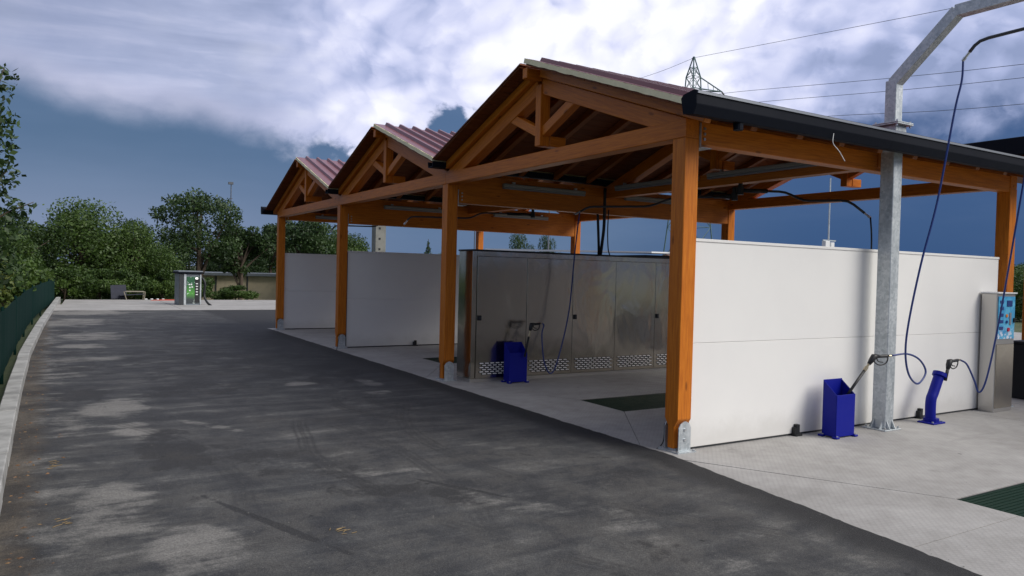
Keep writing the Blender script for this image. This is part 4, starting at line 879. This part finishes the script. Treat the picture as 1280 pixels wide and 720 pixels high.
for nm, ms, loc, s_, lb, rz in [
    ('broadleaf_tree', T_round, (-3.8, 37.5, -0.9), (1.35, 1.0, 1.13), 'broad dense green tree with a rounded top, behind the lounge chair', 0.3),
    ('broadleaf_tree', T_round2, (-6.6, 35.0, -0.7), (1.0, 1.0, 1.0), 'dark dense tree at the end of the green fence', 1.0),
    ('broadleaf_tree', T_round2, (-1.0, 38.5, -0.9), (0.95, 1.0, 1.03), 'dark tree between the round tree and the tall airy tree', 2.2),
    ('broadleaf_tree', T_round, (-1.7, 36.6, -0.9), (0.85, 0.9, 0.92), 'green tree filling the gap right of the lounge chair', 4.4),
    ('broadleaf_tree', T_round, (-8.0, 32.5, -0.5), (0.9, 0.9, 0.86), 'mid green tree over the far part of the green fence', 5.2),
    ('broadleaf_tree', T_open, (1.9, 40.0, Zg), (1.12, 1.0, 1.16), 'tall airy tree with loose branches rising above the grey station', 0.5),
    ('broadleaf_tree', T_open2, (4.3, 41.0, Zg), (0.95, 1.0, 0.98), 'loose dark tree left of the farthest timber post', 4.0),
    ('broadleaf_tree', T_round, (-0.3, 41.6, Zg), (0.8, 0.8, 0.80), 'low bright green tree right behind the grey station', 3.0),
    ('broadleaf_tree', T_round2, (6.6, 51.8, Zg), (1.1, 1, 1.1), 'dark tree seen behind the farthest timber post', 5.0),
    ('broadleaf_tree', T_open2, (8.2, 41.5, Zg), (1.1, 1.1, 1.12), 'dark tree seen above the farthest white wall, left half', 1.4),
    ('broadleaf_tree', T_round, (10.8, 43.0, Zg), (0.9, 1, 1.12), 'green tree seen through the canopy right of the second post', 2.0),
    ('broadleaf_tree', T_open2, (8.6, 51.5, Zg), (1.0, 1.0, 1.12), 'airy tree peeping over the farthest white wall near its post', 2.9),
    ('broadleaf_tree', T_round2, (-10.0, 31.0, -0.4), (1.0, 1, 1.0), 'dark tree at the left edge of the photo behind the fence', 2.7),
    ('broadleaf_tree', T_round2, (20.6, 36.0, Zg), (0.50, 0.50, 1.17), 'left of two small dark trees above the stainless cabinets', 0.0),
    ('broadleaf_tree', T_round2, (23.6, 37.0, Zg), (0.42, 0.42, 1.17), 'right of two small dark trees above the stainless cabinets', 1.9),
]:
    tree(nm, ms, loc, s_, lb, G1, rz)
for j, (a, b_, s_, lb) in enumerate([(-7.5, 50, 1.15, 'leftmost tree of the back row beyond the round green tree'), (-1.5, 55, 1.1, 'back row tree showing between the round tree and the tall airy tree'), (3.6, 56, 1.15, 'back row tree behind the tall airy tree'), (7.9, 57, 1.2, 'back row tree between the tall airy tree and the farthest timber post'), (12.6, 58, 1.3, 'back row tree above the farthest white wall'), (17.0, 60, 1.3, 'back row tree above the white wall right of the second post')]):
    tree('broadleaf_tree', T_round2, (a, b_, -1.3), (1.35, 1.0, s_), lb, 'back row of trees', j*1.1)
# bushes filling the feet of the trees, and behind the fence
bl = [(-4.6, 34.3), (-3.2, 34.0), (-2.0, 34.6), (-0.6, 34.2), (0.9, 34.6), (3.0, 35.2)]
bn = ['at the far end of the kerb', 'directly behind the lounge chair', 'between the lounge chair and the white stones', 'left of the grey station', 'right behind the suction hose of the grey station', 'before the beige shed, right of the grey station']
for (a, b_), nn in zip(bl, bn):
    tree('bush', T_bush, (a, b_, -0.35), (0.95, 0.8, 0.95 if a < 2 else 0.55), 'dark green bush ' + nn, 'bushes behind the far concrete', a*2, 'bush')
for j, (a, b_, s_, ms, nn) in enumerate([(-7.0, 6.8, 0.85, T_bush, 'nearest, behind the green fence at the left edge'), (-7.1, 9.5, 1.0, T_bushy, 'yellowish, behind the green fence at the left edge'), (-7.2, 12.5, 1.25, T_bush, 'green, halfway along the green fence'), (-7.0, 16.0, 1.2, T_bushy, 'yellowish, halfway along the green fence'), (-7.0, 20.0, 1.35, T_bush, 'green, three quarters along the green fence'), (-6.9, 24.5, 1.5, T_bush, 'tall, near the far end of the green fence'), (-6.6, 29.0, 1.3, T_bush, 'last one behind the far end of the green fence')]):
    tree('hedge_bush', ms, (a, b_, -0.15), (s_*0.8, s_, s_), 'leafy bush, ' + nn, 'bushes behind the green fence', j*1.3, 'bush')
# tree reaching in from the left edge
cl = [(0.1, 0, 3.75, .16, .16, .16), (0.0, 0, 3.55, .2, .2, .2), (0.08, 0.1, 3.25, .2, .25, .2), (-0.2, 0, 3.1, .4, .3, .3), (0.05, 0, 2.9, .22, .22, .22), (0.1, -.1, 2.6, .2, .25, .2), (-0.2, 0, 2.5, .4, .4, .3), (0.05, 0.1, 2.3, .24, .24, .2), (0.22, 0.0, 2.18, .15, .15, .08), (0.36, 0.05, 2.26, .12, .12, .06), (0, 0, 1.95, .35, .3, .25), (-0.2, 0, 1.6, .5, .4, .3), (0.1, 0, 1.5, .3, .4, .25), (-.7, .2, 2.6, .7, .6, .9), (-.7, .2, 1.5, .7, .6, .6)]
cm = crown_mesh('crown', L_DARK, cl, 3600, 0.085, 21)
tk = MB(); tk.tube(smoothpts([(-0.6, 0, -0.1), (-0.5, 0, 1.5), (-0.2, 0, 2.8), (0.1, 0, 3.85)], 5), [0.07*(1-0.9*j/15) for j in range(16)], 8)
for a in ((0.42, 0.05, 2.32), (0.15, -0.1, 2.65), (0.12, 0.1, 3.3), (-1.1, 0.3, 2.9)): tk.tube(smoothpts([(-0.45, 0, a[2]-0.7), (a[0]*0.4-0.1, a[1]*0.5, a[2]-0.2), a], 4), [0.02*(1-0.8*j/8) for j in range(9)], 5)
tree('young_tree', (cm, tk.mesh('trunk', M_BARK, smooth=True)), (-5.64, 6.0, -0.05), (1, 1, 1.05), 'slender young tree with hanging twigs at the left edge of the photo', 'trees behind the far concrete')
# small distant conifer and shrub over the middle wall, greenery at the right edge
cl = [(0, 0, 0.4+i*0.42, 0.95*(1-i/9), 0.95*(1-i/9), 0.3) for i in range(9)]
cm = crown_mesh('crown', L_DARK, cl, 3500, 0.16, 22); tk = MB().tube([(0, 0, -0.2), (0, 0, 4.2)], [0.12, 0.02], 7).mesh('trunk', M_BARK)
tree('conifer', (cm, tk), (20.7, 50.0, 0.2), (1, 1, 0.95), 'small pointed conifer showing above the middle white wall', None)
tree('broadleaf_tree', T_round, (23.6, 52, Zg), (0.85, 1, 0.90), 'low green tree top right of the small conifer', G1, 1.0)
for j, (a, b_, nn) in enumerate([(37, 14.5, 'nearest'), (47, 18.5, 'middle'), (60, 24, 'farthest')]):
    tree('broadleaf_tree', T_round, (a, b_, -0.3), (1.1, 1.1, 0.55+0.1*j), 'low green tree at the right edge past the kiosk, ' + nn + ' of three', G1, j*1.7)
for j in range(7):
    tree('far_tree', T_round if j % 2 else T_round2, (95+j*9, 72-j*15.5, -0.5), (3.0, 3.0, 0.85+0.15*(j % 3)), ['far tree line clump directly under the pylon', 'far tree line clump right of the pylon', 'far tree line clump hidden behind the antenna', 'far tree line clump behind the steel pole', 'far tree line clump left of the kiosk', 'far tree line clump behind the kiosk', 'far tree line clump at the right edge'][j], 'far tree line on the right', j*0.9)
# ------------------------------------------------------------------ far buildings and masts
t_ = thing('low_shed', 'low beige shed with a grey roof edge behind the trees', 'building', (2.3, 44.6, -1.3))
M_BEIGE = mat('beige plaster', fn=f_dirty((0.66, 0.56, 0.38), 0.2, 2, 0.9))
MB().box(0, 6.4, 0, 4, 0, 2.30).build('wall', M_BEIGE, t_); MB().box(-0.2, 6.6, -0.25, 4.2, 2.30, 2.50).build('roof', M_STEEL, t_, 0.02)
for xx in (1.3, 3.2, 5.1): MB().box(xx, xx+0.08, -0.06, -0.001, 0, 2.29).build('pilaster', M_DKMETAL, t_)
t_ = thing('concrete_tower', 'tall grey concrete tower seen under the canopy between second and third post', 'tower', (23.9, 70, -1.2))
M_TOW = mat('weathered concrete', fn=f_dirty((0.24, 0.24, 0.22), 0.3, 1.5, 0.9))
MB().box(0, 1.15, 0, 1.15, 0, 9.5).build('shaft', M_TOW, t_, 0.02); MB().box(-0.1, 1.25, -0.1, 1.25, 9.505, 9.8).build('cap', M_TOW, t_, 0.02)
for j in range(7): MB().box(0.35, 0.55, -0.04, -0.002, 1.6+j*1.1, 1.8+j*1.1).build('opening', M_BLACK, t_)
t_ = thing('antenna_mast', 'thin mast rising above the tall airy tree at left', 'mast', (7.38, 60, -1.2))
MB().tube([(0, 0, 0), (0, 0, 9.7)], [0.07, 0.04], 6).build('pole', M_WIRE, t_); MB().box(-0.22, 0.16, -0.1, 0.1, 9.55, 9.75).build('head', M_WIRE, t_)
for zz in (7.5, 8.4): MB().tube([(-0.12, 0, zz), (0.12, 0, zz)], 0.03, 5).build('crossbar', M_WIRE, t_)
t_ = thing('lamp_mast', 'thin grey mast with a white box showing over the near white wall', 'mast', (24.35, 16, -0.1))
MB().tube([(0, 0, 0), (0, 0, 6.3)], [0.05, 0.03], 8).build('pole', M_GALV, t_)
b_ = MB(); b_.box(-0.32, -0.02, -0.1, 0.1, 3.1, 3.5); b_.build('equipment_box', M_WHITE, t_, 0.01); MB().box(0.06, 0.30, -0.1, 0.1, 3.15, 3.45).build('equipment_box', M_WHITE, t_, 0.01); MB().box(-0.4, 0.5, -0.02, 0.02, 3.5, 3.56).build('crossbar', M_GALV, t_)
t_ = thing('flag_pole', 'pale flag pole standing behind the cabinets right of the supply hoses', 'flag pole', (14.0, 14.74, 0))
MB().tube([(0, 0, 0), (0, 0, 4.6)], [0.045, 0.035], 8).build('pole', M_TUBE, t_)
t_ = thing('street_lamp', 'dark slim lamp pole between the small trees and the supply hoses', 'street lamp', (15.44, 25.0, 0))
MB().tube([(0, 0, 0), (0, 0, 5.2)], [0.05, 0.03], 8).build('pole', M_WIRE, t_); MB().box(-0.5, 0.0, -0.08, 0.08, 5.2, 5.27).build('lamp_head', M_WIRE, t_)
t_ = thing('banner', 'red and white banner beside the back timber post', 'banner', (14.0, 29.4, 0))
MB().tube([(0, 0.5, 0), (0, 0.45, 4.3)], 0.03, 6).build('pole', M_WIRE, t_)
m_ = MB(); m_.prism([(-0.05, 4.2), (0.42, 4.25), (0.02, 3.3), (-0.35, 2.6), (-0.5, 2.6), (-0.25, 3.4)], 'x', -0.01, 0.01); m_.build('cloth', M_RED, t_)
m_ = MB(); m_.prism([(0.1, 3.9), (0.3, 3.95), (-0.02, 3.2), (-0.15, 3.2)], 'x', -0.02, -0.012); m_.build('white_stripe', M_WHITE, t_)
t_ = thing('white_awning', 'wide flat white awning showing above the cabinet top', 'awning', (13.0, 14.9, 0))
m_ = MB(); m_.v = [(0, 0, 2.47), (4, 0, 2.51), (4, 12, 2.80), (0, 12, 2.70), (0, 0, 2.52), (4, 0, 2.56), (4, 12, 2.88), (0, 12, 2.80)]
m_.f = [(0, 3, 2, 1), (4, 5, 6, 7), (0, 1, 5, 4), (1, 2, 6, 5), (2, 3, 7, 6), (3, 0, 4, 7)]; m_.build('roof', M_WHITE, t_)
MB().box(0.3, 3.7, 0.6, 11.6, 2.30, 2.415).build('dark_underside', M_GUT, t_)  # flat dark slab just below the awning roof
for a in (0.3, 3.6):
    for b_ in (0.8, 6, 11.4): MB().box(a, a+0.1, b_, b_+0.1, 0, 2.30).build('post', M_GUT, t_)
t_ = thing('tiled_house', 'low house with a rusty brown roof at the end of the white awning', 'house', (24.0, 23.5, -0.1))
M_RTILE = mat('rusty tiles', fn=f_dirty((0.20, 0.12, 0.08), 0.5, 6, 0.9))
MB().box(0, 5, 0, 4.4, 0, 2.35).build('wall', M_BEIGE, t_); MB().prism([(-0.3, 2.36), (4.7, 2.36), (2.2, 2.98)], 'x', -0.3, 5.3).build('roof', M_RTILE, t_)
for yy in (0.6, 2.8): MB().box(-0.03, -0.001, yy, yy+1.0, 1.0, 1.9).build('window', M_DKMETAL, t_)
# lattice pylon
t_ = thing('lattice_pylon', 'green steel lattice pylon rising behind the near gable', 'pylon', (88.8, 90.0, -1.2))
def pw(z):   # half width at height
    return 3.5 if z <= 0 else (3.5+(0.95-3.5)*min(1, z/32.0) if z < 32 else 0.95 if z < 37.0 else max(0.05, 0.95*(1-(z-37.0)/4.0)))
lv = [0, 6, 11.5, 16.5, 21, 25, 28.5, 31, 33.2, 35.3, 37.4, 39.0, 40.9]
m_ = MB(); br = MB()
co = lambda z, q: (pw(z)*(1, 1, -1, -1)[q], pw(z)*(1, -1, -1, 1)[q], z)
for z0, z1 in zip(lv, lv[1:]):
    for q in range(4):
        m_.bar(co(z0, q), co(z1, q), 0.16, 0.16, upv=(1, 0.3, 0)); n_ = (q+1) % 4
        br.bar(co(z0, q), co(z1, n_), 0.075, 0.075, upv=(0.3, 1, 0)); br.bar(co(z0, n_), co(z1, q), 0.075, 0.075, upv=(0.3, 1, 0)); br.bar(co(z1, q), co(z1, n_), 0.075, 0.075, upv=(0, 0, 1))
m_.build('legs', M_PYL, t_); br.build('bracing', M_PYL, t_)
ad = Vector((0.85, -0.52, 0)).normalized(); tips = []
for z0, s_ in ((35.3, 1), (33.2, -1)):
    m_ = MB(); base = [Vector(co(z0, q)) for q in range(4)]; tp = ad*s_*5.0+Vector((0, 0, z0-0.3)); tips.append(tp)
    root = sorted(base, key=lambda v: -v.dot(ad*s_))[:3]
    for r_ in root: m_.bar(r_, tp, 0.14, 0.14)
    m_.bar(Vector((0, 0, z0+2.1))+ad*s_*1.2, tp, 0.16, 0.16)
    for f_ in (0.35, 0.6, 0.8): m_.bar(root[0]*(1-f_)+tp*f_, (Vector((0, 0, z0+2.1))+ad*s_*1.2)*(1-f_)+tp*f_, 0.08, 0.08, upv=(0.3, 1, 0))
    arm = m_.build('crossarm', M_PYL, t_)
    MB().tube([tp, tp+ad*s_*1.2+Vector((0, 0, -1.6))], 0.14, 6).build('insulator', M_DKMETAL, arm)
def wire(pts, label, r_=0.032):
    tag(MB().tube(smoothpts(pts, 6), r_, 5).build('power_line', M_WIRE), label, 'power line', 'power lines from the pylon')
wire([(88.8, 90, 39.5), (88.0, 85.9, 38.9), (88, 46.8, 35.3), (88, 37, 34.6), (88, -10, 32)], 'topmost power line running right from the pylon tip')
wire([(93.6, 84, 31.9), (88.0, 83.0, 31.9), (88, 37.6, 26.6), (88, -10, 23.5)], 'second power line from the top, right of the pylon')
wire([(88.5, 90, 30.6), (88.0, 73.9, 28.97), (88, 37.5, 25.07), (88, -10, 22.0)], 'third power line from the top, right of the pylon')
wire([(88.5, 90, 28.0), (88.0, 62.0, 24.8), (88, 37.4, 22.1), (88, -10, 19.5)], 'lowest power line, just above the gutter at right')
wire([(88.8, 90, 39.5), (84, 96, 37.0), (76, 112, 34.0)], 'short stretch of power line running left from the pylon tip')
